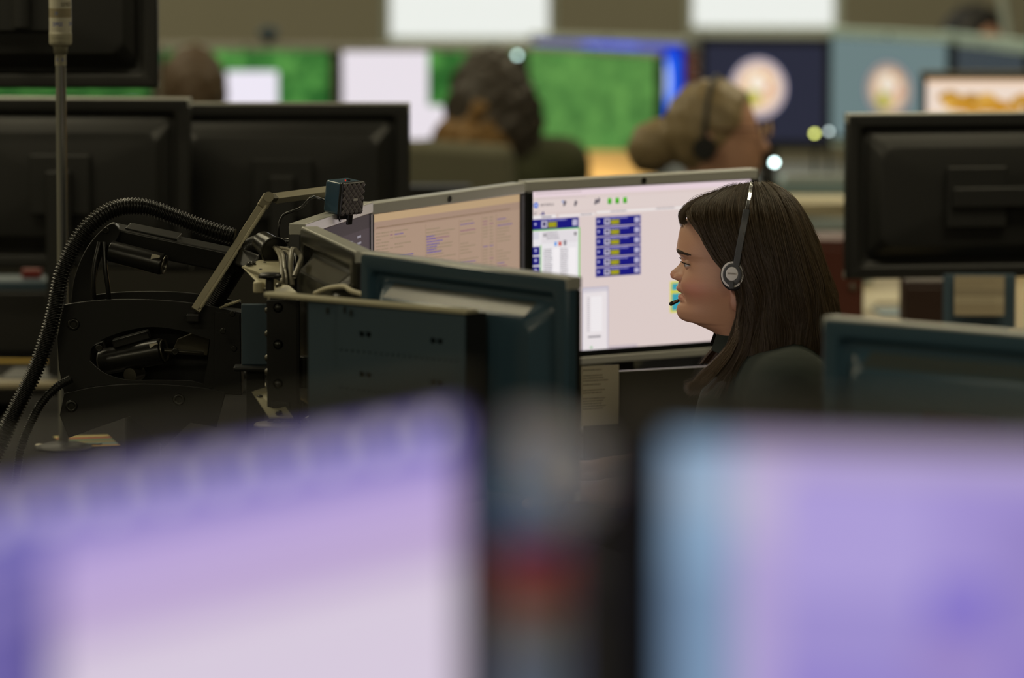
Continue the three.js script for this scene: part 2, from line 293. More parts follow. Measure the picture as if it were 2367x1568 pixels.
const texConsole = canvas(1536, 950, (c, W, H) => {                  // radio console: pinkish white window, blue channel buttons
  px(c, '#e3d2ce', 0, 0, W, H); px(c, '#eed9e0', 0, 0, W, 34); scribble(c, '#cbb9bb', 20, 10, 330, 1, 10, 8, 0.1); scribble(c, '#d8c6c8', 20, 40, 380, 1, 10, 7, 0.1);
  px(c, '#e6d6d2', 0, 54, W, 70); c.fillStyle = '#3467d6'; c.beginPath(); c.arc(22, 80, 17, 0, 7); c.fill();
  c.fillStyle = '#e8e4f0'; c.font = 'bold 20px sans-serif'; c.fillText('M', 13, 87); c.fillStyle = '#6e6468'; c.font = 'bold 17px sans-serif'; c.fillText('MOTOROLA', 52, 86);
  for (const [x, y] of [[208, 58], [284, 62], [424, 60], [444, 54]]) { c.fillStyle = '#5b5560'; c.beginPath(); c.moveTo(x, y + 34); c.lineTo(x + 10, y); c.lineTo(x + 24, y + 10); c.lineTo(x + 15, y + 34); c.fill(); }
  px(c, '#6f8fd0', 202, 60, 10, 14);
  for (const x of [520, 574, 628]) { px(c, '#57c02a', x, 62, 26, 34); px(c, '#2f8a1c', x + 5, 82, 16, 12); }
  c.fillStyle = '#56508a'; c.beginPath(); c.moveTo(52, 138); c.lineTo(72, 116); c.lineTo(84, 138); c.fill(); scribble(c, '#8a8088', 8, 120, 24, 2, 10, 5, 0.3);
  px(c, '#cfbfbb', 0, 142, W, 3); px(c, '#f2ecec', 0, 140, 160, 20); scribble(c, '#7d7480', 60, 146, 70, 1, 8, 9, 0);
  px(c, '#efe6e5', 180, 142, 250, 16); scribble(c, '#9b9198', 330, 146, 80, 1, 8, 7, 0); px(c, '#f2eae8', 440, 134, 620, 16); scribble(c, '#9b9198', 540, 138, 110, 1, 8, 7, 0); scribble(c, '#9b9198', 860, 136, 130, 1, 8, 7, 0);
  const button = (x, y, w, h) => {
    px(c, '#8d86c8', x - 2, y - 2, w + 4, h + 4); px(c, '#1c1b80', x, y, w, h); px(c, '#100f5c', x, y + h - 4, w, 4);
    c.fillStyle = '#c9c6ee'; c.beginPath(); c.arc(x + 18, y + h * 0.45, 7, 0, 7); c.fill();
    px(c, '#d9d3e4', x + w * 0.19, y + 9, w * 0.12, h - 18); px(c, '#4a4672', x + w * 0.215, y + 15, w * 0.07, h - 32);
    scribble(c, '#a7a3dc', x + w * 0.33, y + 5, w * 0.42, 1, 8, 7, 0.1);
    px(c, '#8f8b18', x + w * 0.33, y + 18, w * 0.20, h - 25); scribble(c, '#c9c52c', x + w * 0.34, y + 21, w * 0.17, 3, 9, 4, 0.2);
    px(c, '#cdc7e0', x + w * 0.87, y + 12, w * 0.10, h - 24); px(c, '#7b76a8', x + w * 0.89, y + h * 0.45, w * 0.06, 5);
  };
  for (let i = 0; i < 6; i++) button(438, 172 + i * 59.5, 312, 52);
  button(0, 164, 316, 58); px(c, '#63c832', 0, 224, 326, 300); px(c, '#f0ecef', 0, 230, 318, 300);
  px(c, '#dcdbe6', 0, 236, 44, 44); px(c, '#e8e2e6', 60, 236, 250, 70); scribble(c, '#6b646c', 72, 248, 28, 2, 10, 7, 0.2); scribble(c, '#9a939c', 96, 242, 90, 3, 16, 7, 0.3); px(c, '#6a6468', 286, 250, 16, 18);
  px(c, '#5c9be8', 150, 300, 16, 24); px(c, '#cf3b1e', 178, 300, 20, 24); px(c, '#8c8790', 212, 294, 20, 30);
  for (let i = 0; i < 18; i++) { scribble(c, '#8e868e', 76, 340 + i * 11, 60, 1, 4, 5, 0.2); scribble(c, '#a29aa0', 190, 340 + i * 11, 56, 1, 4, 5, 0.2); }
  px(c, '#fbf6f8', 140, 338, 46, 190); px(c, '#fbf6f8', 250, 338, 50, 190);
  for (let i = 0; i < 3; i++) { px(c, '#24237f', 0, 322 + i * 58, 48, 50); c.fillStyle = '#c9c6ee'; c.beginPath(); c.arc(20, 344 + i * 58, 8, 0, 7); c.fill(); } px(c, '#63c832', 52, 314, 6, 214);
  px(c, '#b7b2c8', 340, 580, 186, 370); px(c, '#efe7e9', 346, 586, 174, 364); px(c, '#d9d2da', 346, 586, 174, 24);
  for (let i = 0; i < 16; i++) { px(c, '#b5aeb6', 378, 640 + i * 13, 16, 5); px(c, '#f8f3f5', 402, 636 + i * 13, 80, 11); } px(c, '#8f8a90', 384, 868, 90, 10); px(c, '#5bb75b', 400, 930, 14, 10);
  px(c, '#e0d83a', 962, 578, 112, 186); px(c, '#3fa3b4', 974, 590, 90, 42); px(c, '#3fa3b4', 974, 650, 90, 102);
  px(c, '#d9c9cb', 0, 938, 340, 12); px(c, '#c9bbc2', 530, 934, 200, 16);
});
const texTable = canvas(1200, 750, (c, W, H) => {                    // tan call list in columns
  px(c, '#b49883', 0, 0, W, H); px(c, '#c4a680', 0, 0, W, 34); px(c, '#ad917e', 0, 34, W, 36); scribble(c, '#8d745c', 20, 58, 1100, 1, 8, 6, 0);
  const cols = [[18, 40], [62, 60], [130, 26], [166, 140], [420, 260], [700, 160], [890, 40], [946, 30], [1010, 130]];
  for (let i = 0; i < 46; i++) for (const [x, w] of cols) { const r = rnd(); if (r < (w > 100 ? 0.7 : 0.94)) scribble(c, r < 0.08 ? '#6a5a9c' : r < 0.16 ? '#8c5f78' : '#97866c', x, 84 + i * 14.4, w * (w > 100 ? rr(0.35, 1) : 1), 1, 6, 5, 0.15); }
  for (let i = 0; i < 7; i++) scribble(c, '#5a4fa0', 175, 196 + i * 10, 170, 1, 6, 6, 0.35); for (let i = 0; i < 7; i++) scribble(c, '#6a5aa8', 425, 130 + i * 12, 130, 1, 6, 6, 0.5);
  for (const x of [415, 690, 880, 1000]) px(c, '#a08670', x, 76, 3, H);
});
const texDim = canvas(600, 375, (c, W, H) => { px(c, '#3a3234', 0, 0, W, H); px(c, '#463c40', 0, 30, W, 60); px(c, '#332c2e', 0, 150, W, 6); scribble(c, '#8e8a92', 380, 46, 60, 2, 10, 4, 0.2); scribble(c, '#a9a6b0', 480, 40, 40, 2, 14, 5, 0.2); px(c, '#3f3639', 0, 160, W, 120); });

const A = monitor({ px: 1215, py: 420, zd: 10.0, e: -1, yaw: 32.9, tex: texConsole, level: 0.92, light: 1.4, label: 'silver-framed monitor showing a pinkish console window with blue channel buttons' });
const Bm = monitor({ px: 1211, py: 423, zd: 9.99, e: 1, yaw: 58.3, tex: texTable, level: 0.86, label: 'silver-framed monitor with a tan call list, beside the blue-button console screen' });
const Cm = monitor({ px: 859, py: 467, zd: 9.56, e: 1, yaw: 76.3, w: 0.425, tex: texDim, level: 0.9, label: 'steeply turned silver-framed monitor with a dim screen, under the quilted black speaker' });
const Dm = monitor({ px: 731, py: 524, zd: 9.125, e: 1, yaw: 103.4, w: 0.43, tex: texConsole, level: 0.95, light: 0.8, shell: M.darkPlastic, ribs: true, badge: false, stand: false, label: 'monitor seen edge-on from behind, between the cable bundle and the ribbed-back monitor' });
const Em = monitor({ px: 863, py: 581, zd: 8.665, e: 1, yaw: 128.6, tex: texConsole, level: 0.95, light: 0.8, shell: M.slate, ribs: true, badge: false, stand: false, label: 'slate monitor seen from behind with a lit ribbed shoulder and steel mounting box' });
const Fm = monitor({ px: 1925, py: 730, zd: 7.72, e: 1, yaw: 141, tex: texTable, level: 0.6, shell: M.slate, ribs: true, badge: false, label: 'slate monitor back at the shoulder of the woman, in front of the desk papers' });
const Gm = monitor({ px: 1952, py: 262, zd: 11.0, e: 1, yaw: 188, h: 0.325, badge: false, standX: -0.19, label: 'black monitor back behind the woman, standing above the pinned note cards' });
const H1 = monitor({ px: 948, py: 237, zd: 11.2, e: -1, yaw: 180, badge: false, label: 'black monitor back in front of the curly-haired person chair' });
const H2 = monitor({ px: 442, py: 226, zd: 11.05, e: -1, yaw: 176, badge: false, label: 'black monitor back behind the chrome pole, below the higher hung monitor' });
const Im = monitor({ px: 365, py: -212, zd: 10.6, e: -1, yaw: 180, badge: false, stand: 'hung', label: 'high hung black monitor back cut by the top edge, beside the beige light tower' });

// foreground pair on the raised desk
const DESK2 = 1.12;
const texLilac = canvas(900, 560, (c, W, H) => {
  px(c, '#dccfe2', 0, 0, W, H); px(c, '#7b72ba', 0, 0, W, 58);
  for (let i = 0; i < 9; i++) { px(c, '#efe4ee', 30 + i * 100, 4, 30, 24); px(c, '#b9a8d6', 78 + i * 100, 8, 14, 16); }
  px(c, '#b9a4de', 0, 58, W, 34); px(c, '#c4aedb', 0, 92, W, 24); px(c, '#b7a1d3', 0, 116, W, 14); px(c, '#c8b3dc', 0, 130, W, 22); px(c, '#b9a2d0', 0, 152, W, 14);
  px(c, '#cfbcd8', 0, 166, W, 14);
  px(c, '#665ea6', 0, 60, 150, H); px(c, '#8d7fbc', 16, 90, 90, 34); px(c, '#544c8c', 110, 124, 40, H); px(c, '#7a6cae', 10, 160, 84, 40);
});
const texBlue = canvas(900, 560, (c, W, H) => {
  px(c, '#a796d8', 0, 0, W, H); px(c, '#b9a9cf', 0, 0, W, 30);
  px(c, '#8ba8c6', 0, 0, 84, H); px(c, '#9fb4cc', 0, 30, 84, 50); px(c, '#7c97b6', 0, 150, 80, H);
  px(c, '#c6b8da', 84, 24, 66, 90); px(c, '#b7a6d8', 84, 114, 56, H); px(c, '#b3a3e0', 140, 40, 190, 130); px(c, '#a394d6', 140, 170, 200, 90); px(c, '#9686d2', 140, 260, 260, 120);
  px(c, '#8a7ad0', 320, 150, 90, 60); px(c, '#9a89cc', 410, 60, 200, 160); px(c, '#8c78c8', 420, 230, 300, 120); px(c, '#a08ccc', 300, 210, 110, 60); px(c, '#8f7fd0', 600, 30, 300, 200);
});
monitor({ px: 1088, py: 884, zd: 3.72, e: 1, yaw: 57, w: 0.56, h: 0.365, tex: texLilac, level: 0.95, desk: DESK2, top: M.champagneDark, label: 'large blurred foreground monitor with a lilac and white screen', badge: false });
monitor({ px: 1394, py: 940, zd: 3.58, e: -1, yaw: -15, w: 0.56, h: 0.365, tex: texBlue, level: 0.92, desk: DESK2, side: 0.043, top: M.champagneDark, label: 'large blurred foreground monitor with a blue and violet screen', badge: false });


// ───────────────────────── desks and partitions ─────────────────────────
function deskTop(name, label, pts, y, thick, m, legs) {
  const s = new THREE.Shape(); pts.forEach(([x, z], i) => i ? s.lineTo(x, -z) : s.moveTo(x, -z));
  const c = pts.reduce((a, [x, z]) => [a[0] + x / pts.length, a[1] + z / pts.length], [0, 0]);
  const o = thing(name, label, 'desk', V(c[0], 0, c[1]));
  part(o, 'worktop', slab(s, thick, 0.003).rotateX(-Math.PI / 2).translate(-c[0], y - thick / 2, -c[1]), m);
  for (const [x, z, w, d] of legs) part(o, 'leg_panel', rb(w, y - thick, d, 0.004, x - c[0], (y - thick) / 2, z - c[1]), M.deskDark);
  return o;
}
deskTop('console_desk', 'dark curved console desk under the ring of monitors around the woman', [[-0.95, -10.75], [0.85, -10.75], [0.85, -10.0], [0.34, -9.86], [0.10, -9.6], [0.05, -9.05], [0.25, -8.5], [0.62, -8.25], [1.15, -8.2], [1.15, -7.2], [-0.95, -7.2]], DESK, 0.03, M.deskDark,
  [[-0.9, -9.0, 0.03, 3.2], [0.8, -10.4, 0.03, 0.6], [1.1, -7.7, 0.03, 0.8]]);
deskTop('console_desk', 'dark desk under the black monitor backs at the light tower', [[-1.75, -12.2], [-0.2, -12.2], [-0.2, -10.85], [-1.75, -10.85]], DESK, 0.03, M.deskDark, [[-1.7, -11.5, 0.03, 1.2], [-0.24, -11.5, 0.03, 1.2]]);
deskTop('console_desk', 'pale desk with papers below the black monitor behind the woman', [[0.63, -13.15], [1.75, -13.15], [1.75, -10.9], [0.63, -10.9]], DESK, 0.03, M.deskLight, [[1.1, -11.4, 0.03, 0.9], [1.7, -12.0, 0.03, 1.8]]);
deskTop('console_desk', 'long desk along the window wall under the green screens', [[-1.9, -16.3], [0.95, -16.3], [0.95, -15.6], [1.9, -15.6], [1.9, -14.62], [-1.9, -14.62]], DESK, 0.03, mat(0.13, 0.145, 0.14, 0.5), [[-1.85, -15.4, 0.03, 1.4], [0.3, -15.4, 0.03, 1.4], [1.85, -15.1, 0.03, 0.9]]);
deskTop('console_desk', 'raised standing desk carrying the blurred foreground monitors', [[-0.8, -4.2], [1.0, -4.2], [1.0, -3.05], [-0.8, -3.05]], DESK2, 0.03, M.deskDark, [[-0.75, -3.6, 0.05, 0.7], [0.95, -3.6, 0.05, 0.7]]);
{
  const o = thing('desk_partition', 'dark fabric desk partition behind the black monitor backs', 'partition', V(-0.95, 0, -12.35));
  part(o, 'panel', rb(1.7, 1.0, 0.05, 0.006, 0, 0.5, 0), mat(0.035, 0.033, 0.026, 0.95));
  part(o, 'cap_rail', rb(1.72, 0.02, 0.06, 0.004, 0, 1.01, 0), M.charcoal);
}

// ───────────────────────── mounting box on the back of the ribbed monitor, rail post ─────────────────────────
{
  const y0 = Em.userData.panelY, top = y0 + 0.107, low = y0 - 0.175;
  const o = thing('mounting_box', 'slotted slate steel box bolted to the back of the ribbed monitor', 'mounting box', Em.position.clone(), Em.rotation.y + R(12));
  { const k = V(0.06, 0, -0.10), a = k.clone().applyAxisAngle(V(0, 1, 0), Em.rotation.y), b = V(0.045, 0, -0.072).applyAxisAngle(V(0, 1, 0), o.rotation.y); o.position.add(a.sub(b)); o.scale.x = 0.87; o.translateX(-0.016); }
  const s = new THREE.Shape([[-0.12, low], [0.168, low], [0.168, top], [-0.12, top]].map(([x, y]) => new THREE.Vector2(x, y)));
  const slot = (x, y, w, h) => { const p = new THREE.Path(); p.moveTo(x - w / 2, y - h / 2); p.lineTo(x + w / 2, y - h / 2); p.lineTo(x + w / 2, y + h / 2); p.lineTo(x - w / 2, y + h / 2); p.closePath(); s.holes.push(p); };
  for (const x of [0.105, -0.057]) for (const d of [0.043, 0.104, 0.165]) { slot(x + 0.008, top - d, 0.012, 0.009); slot(x - 0.008, top - d, 0.012, 0.009); slot(x, top - d, 0.003, 0.006); }
  for (const d of [0.070, 0.127]) for (let i = 0; i < 21; i++) slot(0.16 - i * 0.0132, top - d, 0.0055, 0.004);
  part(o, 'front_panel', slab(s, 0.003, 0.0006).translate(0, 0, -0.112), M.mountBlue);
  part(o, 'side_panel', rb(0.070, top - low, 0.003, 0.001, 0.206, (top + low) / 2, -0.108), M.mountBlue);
  part(o, 'side_wall', bx(0.003, top - low, 0.05, -0.1185, (top + low) / 2, -0.087), M.charcoal);
  part(o, 'side_wall', bx(0.003, top - low, 0.05, 0.24, (top + low) / 2, -0.084), M.charcoal);
  part(o, 'inner_plate', bx(0.35, top - low, 0.004, 0.06, (top + low) / 2, -0.066), M.charcoal);
  part(o, 'floor_plate', bx(0.36, 0.004, 0.05, 0.06, low + 0.002, -0.087), M.charcoal);
  const f = new THREE.Shape(); f.moveTo(-0.125, 0.088); f.lineTo(0.28, 0.088); f.lineTo(0.325, 0.074); f.absarc(0.325, 0.096, 0.022, -Math.PI / 2, Math.PI / 2, false); f.lineTo(-0.125, 0.116); f.closePath();
  part(o, 'top_flange', slab(f, 0.0055, 0.001).rotateX(-Math.PI / 2).scale(1, 1, 1).translate(0, top + 0.004, 0), M.beige);
  part(o, 'pedestal', rb(0.06, low - 0.002, 0.04, 0.004, 0.05, (low - 0.002) / 2, -0.09), M.steelBlack);
  for (const [x, d] of [[0.15, 0.016], [0.19, 0.02], [0.135, 0.02]]) part(o, 'clip', rb(0.004, 0.010, 0.003, 0.001, x, top - d + 0.008, -0.115), M.boltDark);
}
{ // rail post that carries the edge-on monitor
  const zd = 8.98, base = on(657, 1150, zd); base.y = DESK;
  const o = thing('mount_post', 'upright dark steel rail post with bolt heads, left of the slotted box', 'mount post', base);
  const Ptop = on(657, 692, zd).y - DESK;
  part(o, 'rail', [rb(0.046, Ptop, 0.006, 0.001, 0, Ptop / 2, 0.018), rb(0.006, Ptop, 0.04, 0.001, -0.023, Ptop / 2, 0), rb(0.006, Ptop, 0.04, 0.001, 0.023, Ptop / 2, 0)], M.steelBlack);
  part(o, 'foot_plate', rb(0.12, 0.012, 0.1, 0.003, 0, 0.006, 0), M.steelBlack);
  for (const y of [712, 797, 888, 960]) { const p = on(643, y, zd - 0.022).sub(base); part(o, 'bolt', [ball(0.0062, p.x, p.y, p.z, 1, 1, 0.6, 12), new THREE.CylinderGeometry(0.008, 0.008, 0.002, 16).rotateX(Math.PI / 2).translate(p.x, p.y, p.z - 0.002)], M.boltDark); }
  for (const y of [718, 772, 828, 860]) { const p = on(619, y, zd).sub(base); part(o, 'bolt', [ball(0.006, p.x, p.y, p.z, 0.9, 1, 1, 12), new THREE.CylinderGeometry(0.007, 0.007, 0.006, 6).rotateZ(Math.PI / 2).translate(p.x + 0.004, p.y, p.z)], M.bolt); }
  const h = on(626, 668, zd).sub(base), k = on(617, 712, zd).sub(base); part(o, 'hook', bar(V(k.x + 0.004, h.y, 0), V(k.x + 0.003, k.y, 0), 0.005, 0.005), M.beige);
  part(o, 'arm_to_monitor', rb(0.10, 0.05, 0.03, 0.004, 0.03, Ptop - 0.12, -0.02), M.steelBlack);
}
{ // blue-grey equipment panel between the lift arm and the post
  const zd = 9.05, a = on(558, 703, zd), b = on(621, 843, zd), base = V((a.x + b.x) / 2, DESK, -zd);
  const o = thing('equipment_panel', 'flat blue-grey equipment panel between the lift arm and the rail post', 'panel', base);
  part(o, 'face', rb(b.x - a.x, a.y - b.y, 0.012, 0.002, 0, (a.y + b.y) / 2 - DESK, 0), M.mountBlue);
  part(o, 'ledge', rb(b.x - a.x + 0.012, 0.008, 0.04, 0.003, -0.006, b.y - DESK - 0.004, 0.012), M.bezelBlack);
  part(o, 'column', rb(0.03, b.y - DESK - 0.006, 0.02, 0.002, 0, (b.y - DESK - 0.006) / 2, -0.012), M.steelBlack);
}
// beige folded brackets
function bracket(label, quads, extra) {
  const o = thing('mount_bracket', label, 'bracket', quads[0][0].clone());
  const P = o.position;
  quads.forEach((q) => {
    const [a, b, c, d] = q.map((v) => v.clone().sub(P)), n = b.clone().sub(a).cross(d.clone().sub(a)).normalize().multiplyScalar(0.0028), g = new THREE.BufferGeometry(), pos = [];
    const lo = [a, b, c, d].map((v) => v.clone().sub(n)), hi = [a, b, c, d];
    const f = (...v) => { pos.push(...v[0].toArray(), ...v[1].toArray(), ...v[2].toArray(), ...v[0].toArray(), ...v[2].toArray(), ...v[3].toArray()); };
    f(...hi); f(lo[3], lo[2], lo[1], lo[0]); for (let i = 0; i < 4; i++) f(lo[i], lo[(i + 1) % 4], hi[(i + 1) % 4], hi[i]);
    g.setAttribute('position', new THREE.Float32BufferAttribute(pos, 3)); g.computeVertexNormals();
    part(o, 'plate', g, M.beige);
  });
  extra?.(o, P); return o;
}
const screw = (o, p, r = 0.0055, m = M.boltDark) => part(o, 'bolt', [new THREE.CylinderGeometry(r * 1.2, r * 1.2, 0.0015, 16).translate(p.x, p.y, p.z), ball(r, p.x, p.y + 0.002, p.z, 1, 0.7, 1, 12)], m);
{
  const pt = (x, y, z) => on(x, y, z);
  bracket('folded beige metal bracket under the cable bundle', [
    [pt(559, 616, 9.10), pt(625, 640, 8.98), pt(700, 603, 9.18), pt(618, 595, 9.24)],
    [pt(559, 617, 9.10), pt(609, 668, 8.99), pt(664, 660, 8.97), pt(625, 640, 8.985)],
  ], (o, P) => {
    for (const [x, y, z] of [[577, 613, 9.10], [584, 611, 9.12]]) screw(o, pt(x, y, z).sub(P), 0.005);
    for (const [x, y, z] of [[588, 609, 9.15], [612, 608, 9.14], [622, 597, 9.21], [578, 624, 9.08], [602, 624, 9.05]]) { const p = pt(x, y, z).sub(P); part(o, 'hole_rim', new THREE.TorusGeometry(0.0022, 0.0007, 6, 12).rotateX(Math.PI / 2).translate(p.x, p.y + 0.001, p.z), M.boltDark); }
  });
  const kb = pt(624, 680, 8.94);
  const kn = thing('clamp_knob', 'black T-shaped clamp knob standing on the beige flange', 'knob', kb);
  part(kn, 'stem', new THREE.CylinderGeometry(0.0065, 0.0075, 0.026, 20).translate(0, 0.013, 0), M.steelBlack);
  part(kn, 'cap', lathe([[0, 0.034], [0.014, 0.034], [0.0185, 0.031], [0.0185, 0.026], [0.007, 0.024], [0, 0.024]]), M.steelBlack);
  const sp = pt(598, 677, 9.0);
  const spc = one('spacer', 'small cream plastic spacer beside the black clamp knob', 'spacer', lathe([[0, 0], [0.0085, 0], [0.009, 0.002], [0.009, 0.015], [0.0075, 0.018], [0, 0.018]]), M.cream, sp);
  bracket('bent beige bracket plate beside the black clamp knob', [[pt(633, 676, 8.93), pt(686, 676, 8.88), pt(668, 660, 8.95), pt(636, 655, 9.0)]], (o, P) => screw(o, pt(644, 662, 8.965).sub(P), 0.005, M.bolt));
  bracket('slanted beige bracket strip low on the rail post', [
    [pt(570, 902, 9.08), pt(618, 906, 9.0), pt(614, 885, 9.1), pt(588, 887, 9.13)],
    [pt(582, 905, 9.02), pt(622, 964, 8.92), pt(678, 964, 8.92), pt(636, 908, 9.0)],
  ], (o, P) => { for (const [x, y, z] of [[590, 890, 9.08], [598, 893, 9.06], [601, 920, 9.0], [645, 955, 8.93]]) screw(o, pt(x, y, z).sub(P), 0.005); part(o, 'post_clip', rb(0.03, 0.012, 0.05, 0.002, pt(650, 935, 8.97).x - P.x, pt(650, 935, 8.97).y - P.y, -8.98 - P.z), M.steelBlack); });
  const ov = pt(640, 985, 8.95);
  const od = thing('base_plate', 'oval beige base plate below the slanted bracket strip', 'plate', V(ov.x, ov.y, ov.z));
  part(od, 'disc', lathe([[0, 0.006], [0.034, 0.006], [0.037, 0.003], [0.037, 0], [0, 0]]).scale(1, 1, 0.8), M.beige);
  part(od, 'support', new THREE.CylinderGeometry(0.012, 0.012, ov.y - DESK, 16).translate(0, -(ov.y - DESK) / 2, 0), M.steelBlack);
  screw(od, V(0, 0.006, 0));
}

// ───────────────────────── lift arm machinery ─────────────────────────
{
  const zn = 9.26, zf = 9.36, base = on(350, 1160, 9.31); base.y = DESK;
  const o = thing('monitor_lift_arm', 'black steel lift arm of curved plates with two motors, beside the corrugated hose', 'lift arm', base);
  const add = (name, ...g) => part(o, name, rel(o, ...g), M.steelBlack);
  const topArc = curve2([[148, 706], [200, 698], [280, 693.5], [380, 696], [470, 706], [556, 724]]), botArc = curve2([[556, 905], [470, 895], [380, 887], [300, 886], [210, 894], [150, 908]]);
  const hole = curve2([[208, 835], [212, 805], [240, 783], [330, 757], [400, 760], [486, 784]], 30).concat([[480, 840], [470, 888]], curve2([[440, 880], [360, 879], [290, 878], [240, 862], [208, 835]], 16).slice(0, -1));
  add('side_plate', plate([...topArc, ...botArc, [138, 850], [134, 780]], zn, 0.008, [hole]));
  const farTop = curve2([[200, 686], [260, 678], [350, 675], [430, 678], [500, 688], [556, 700]]);
  add('side_plate', plate([...farTop, [556, 900], [420, 890], [300, 884], [190, 890], [172, 760]], zf, 0.008));
  const low = curve2([[150, 911], [210, 897], [300, 889], [390, 890], [470, 898], [520, 908]]);
  add('lower_plate', plate([...low, [500, 985], [440, 975], [380, 1030], [300, 960], [230, 985], [160, 1010], [140, 960]], zn - 0.012, 0.008));
  add('elbow_plate', plate([...curve2([[165, 716], [175, 640], [205, 570], [240, 530], [262, 517], [276, 530], [270, 552], [238, 585], [222, 640], [214, 720]])], 9.31, 0.03));
  add('boom', bar(on(262, 545, 9.33), on(552, 606, 9.30), 0.036, 0.04, 0.004));
  add('boom_cover', bar(on(295, 524, 9.33), on(415, 549, 9.31), 0.006, 0.03, 0.002));
  add('end_link', bar(on(540, 590, 9.3), on(600, 612, 9.2), 0.018, 0.03, 0.004));
  add('end_plate', plate([[500, 715], [556, 722], [560, 905], [500, 900]], 9.3, 0.09));
  add('column', cyl(V(on(330, 1100, 9.31).x, DESK, -9.31), on(330, 960, 9.31), 0.03));
  add('column_foot', rb(0.2, 0.015, 0.16, 0.004, base.x, DESK + 0.0075, base.z));
  const motor = (a, b, r, name) => {
    const d = b.clone().sub(a).normalize(), q = new THREE.Quaternion().setFromUnitVectors(V(0, 1, 0), d), L = a.distanceTo(b);
    const m = part(o, name, rel(o, lathe([[0, 0], [r * 0.8, 0], [r, r * 0.2], [r, L - 0.004], [r * 0.92, L], [0, L]]).applyQuaternion(q).translate(a.x, a.y, a.z)), M.hose);
    const c = part(m, 'end_cap', rel(o, lathe([[r * 0.72, 0], [r * 0.9, 0], [r * 0.9, 0.003], [r * 0.72, 0.003], [r * 0.72, 0]]).applyQuaternion(q).translate(b.x, b.y, b.z)), M.bolt);
    const t = b.clone().lerp(a, 0.14); part(m, 'rating_label', rel(o, bx(0.014, 0.010, 0.001).rotateZ(Math.atan2(d.y, d.x)).translate(t.x, t.y + r * 0.55, t.z + r * 0.84)), M.paper);
    return m;
  };
  motor(on(252, 580, 9.29), on(378, 612, 9.27), 0.018, 'motor');
  motor(on(232, 838, 9.31), on(378, 811, 9.28), 0.022, 'motor');
  add('motor_bracket', plate([[212, 800], [238, 790], [262, 850], [240, 880], [214, 850]], 9.33, 0.03));
  add('motor_saddle', bar(on(262, 795, 9.3), on(345, 772, 9.3), 0.014, 0.03, 0.002));
  const bolt = (x, y, z, r) => { const p = on(x, y, z); part(o, 'bolt', rel(o, new THREE.TorusGeometry(r * 0.72, r * 0.3, 8, 20).translate(p.x, p.y, p.z), new THREE.CylinderGeometry(r * 0.75, r * 0.75, 0.003, 6).rotateX(Math.PI / 2).translate(p.x, p.y, p.z)), M.boltDark); };
  for (const [x, y, z, r] of [[170, 750, zn - 0.006, 0.010], [165, 939, zn - 0.018, 0.010], [413, 924, zn - 0.018, 0.010], [244, 533, 9.29, 0.0055], [229, 805, zn - 0.0, 0.006], [515, 766, zn - 0.048, 0.005], [541, 806, zn - 0.006, 0.005], [537, 726, zn - 0.006, 0.005], [405, 813, 9.28, 0.006]]) bolt(x, y, z, r);
  part(o, 'push_rod', rel(o, cyl(on(378, 811, 9.28), on(470, 817, 9.3), 0.004)), M.bolt);
  part(o, 'gear_housing', rel(o, plate([[398, 815], [412, 785], [445, 771], [485, 782], [478, 820]], 9.335, 0.012)), M.champagneDark);
  part(o, 'roller', rel(o, cyl(on(300, 868, 9.28), on(322, 862, 9.31), 0.012)), M.bolt);
  part(o, 'arm_wire', rel(o, tube([on(230, 560, 9.28), on(218, 620, 9.27), on(217, 680, 9.27), on(222, 700, 9.28)], 0.004, 20), tube([on(240, 560, 9.28), on(243, 620, 9.27), on(250, 670, 9.27), on(252, 700, 9.28)], 0.004, 20)), M.cableBlack);
}
one('corrugated_hose', 'thick black corrugated cable hose arching over the lift arm', 'hose', hose([on(-60, 1150, 9.22), on(-22, 1075, 9.22), on(30, 960, 9.22), on(84, 850, 9.22), on(122, 735, 9.22), on(146, 625, 9.22), on(196, 533, 9.23), on(262, 484, 9.25), on(330, 478, 9.27), on(400, 500, 9.28), on(460, 523, 9.28), on(540, 548, 9.27)], 0.0126, 0.0056, 0.17), M.hose);
one('corrugated_hose', 'thin black corrugated hose curling down beside the thick one', 'hose', hose([on(164, 876, 9.22), on(132, 895, 9.21), on(98, 930, 9.21), on(68, 985, 9.21), on(48, 1040, 9.21), on(36, 1120, 9.21)], 0.0068, 0.0042, 0.14), M.hose);
one('corrugated_hose', 'short black corrugated hose running up behind the slanted lamp arm', 'hose', hose([on(492, 700, 9.34), on(520, 655, 9.32), on(548, 612, 9.30), on(580, 575, 9.28), on(612, 563, 9.24)], 0.017, 0.004, 0.05, 18), M.hose);
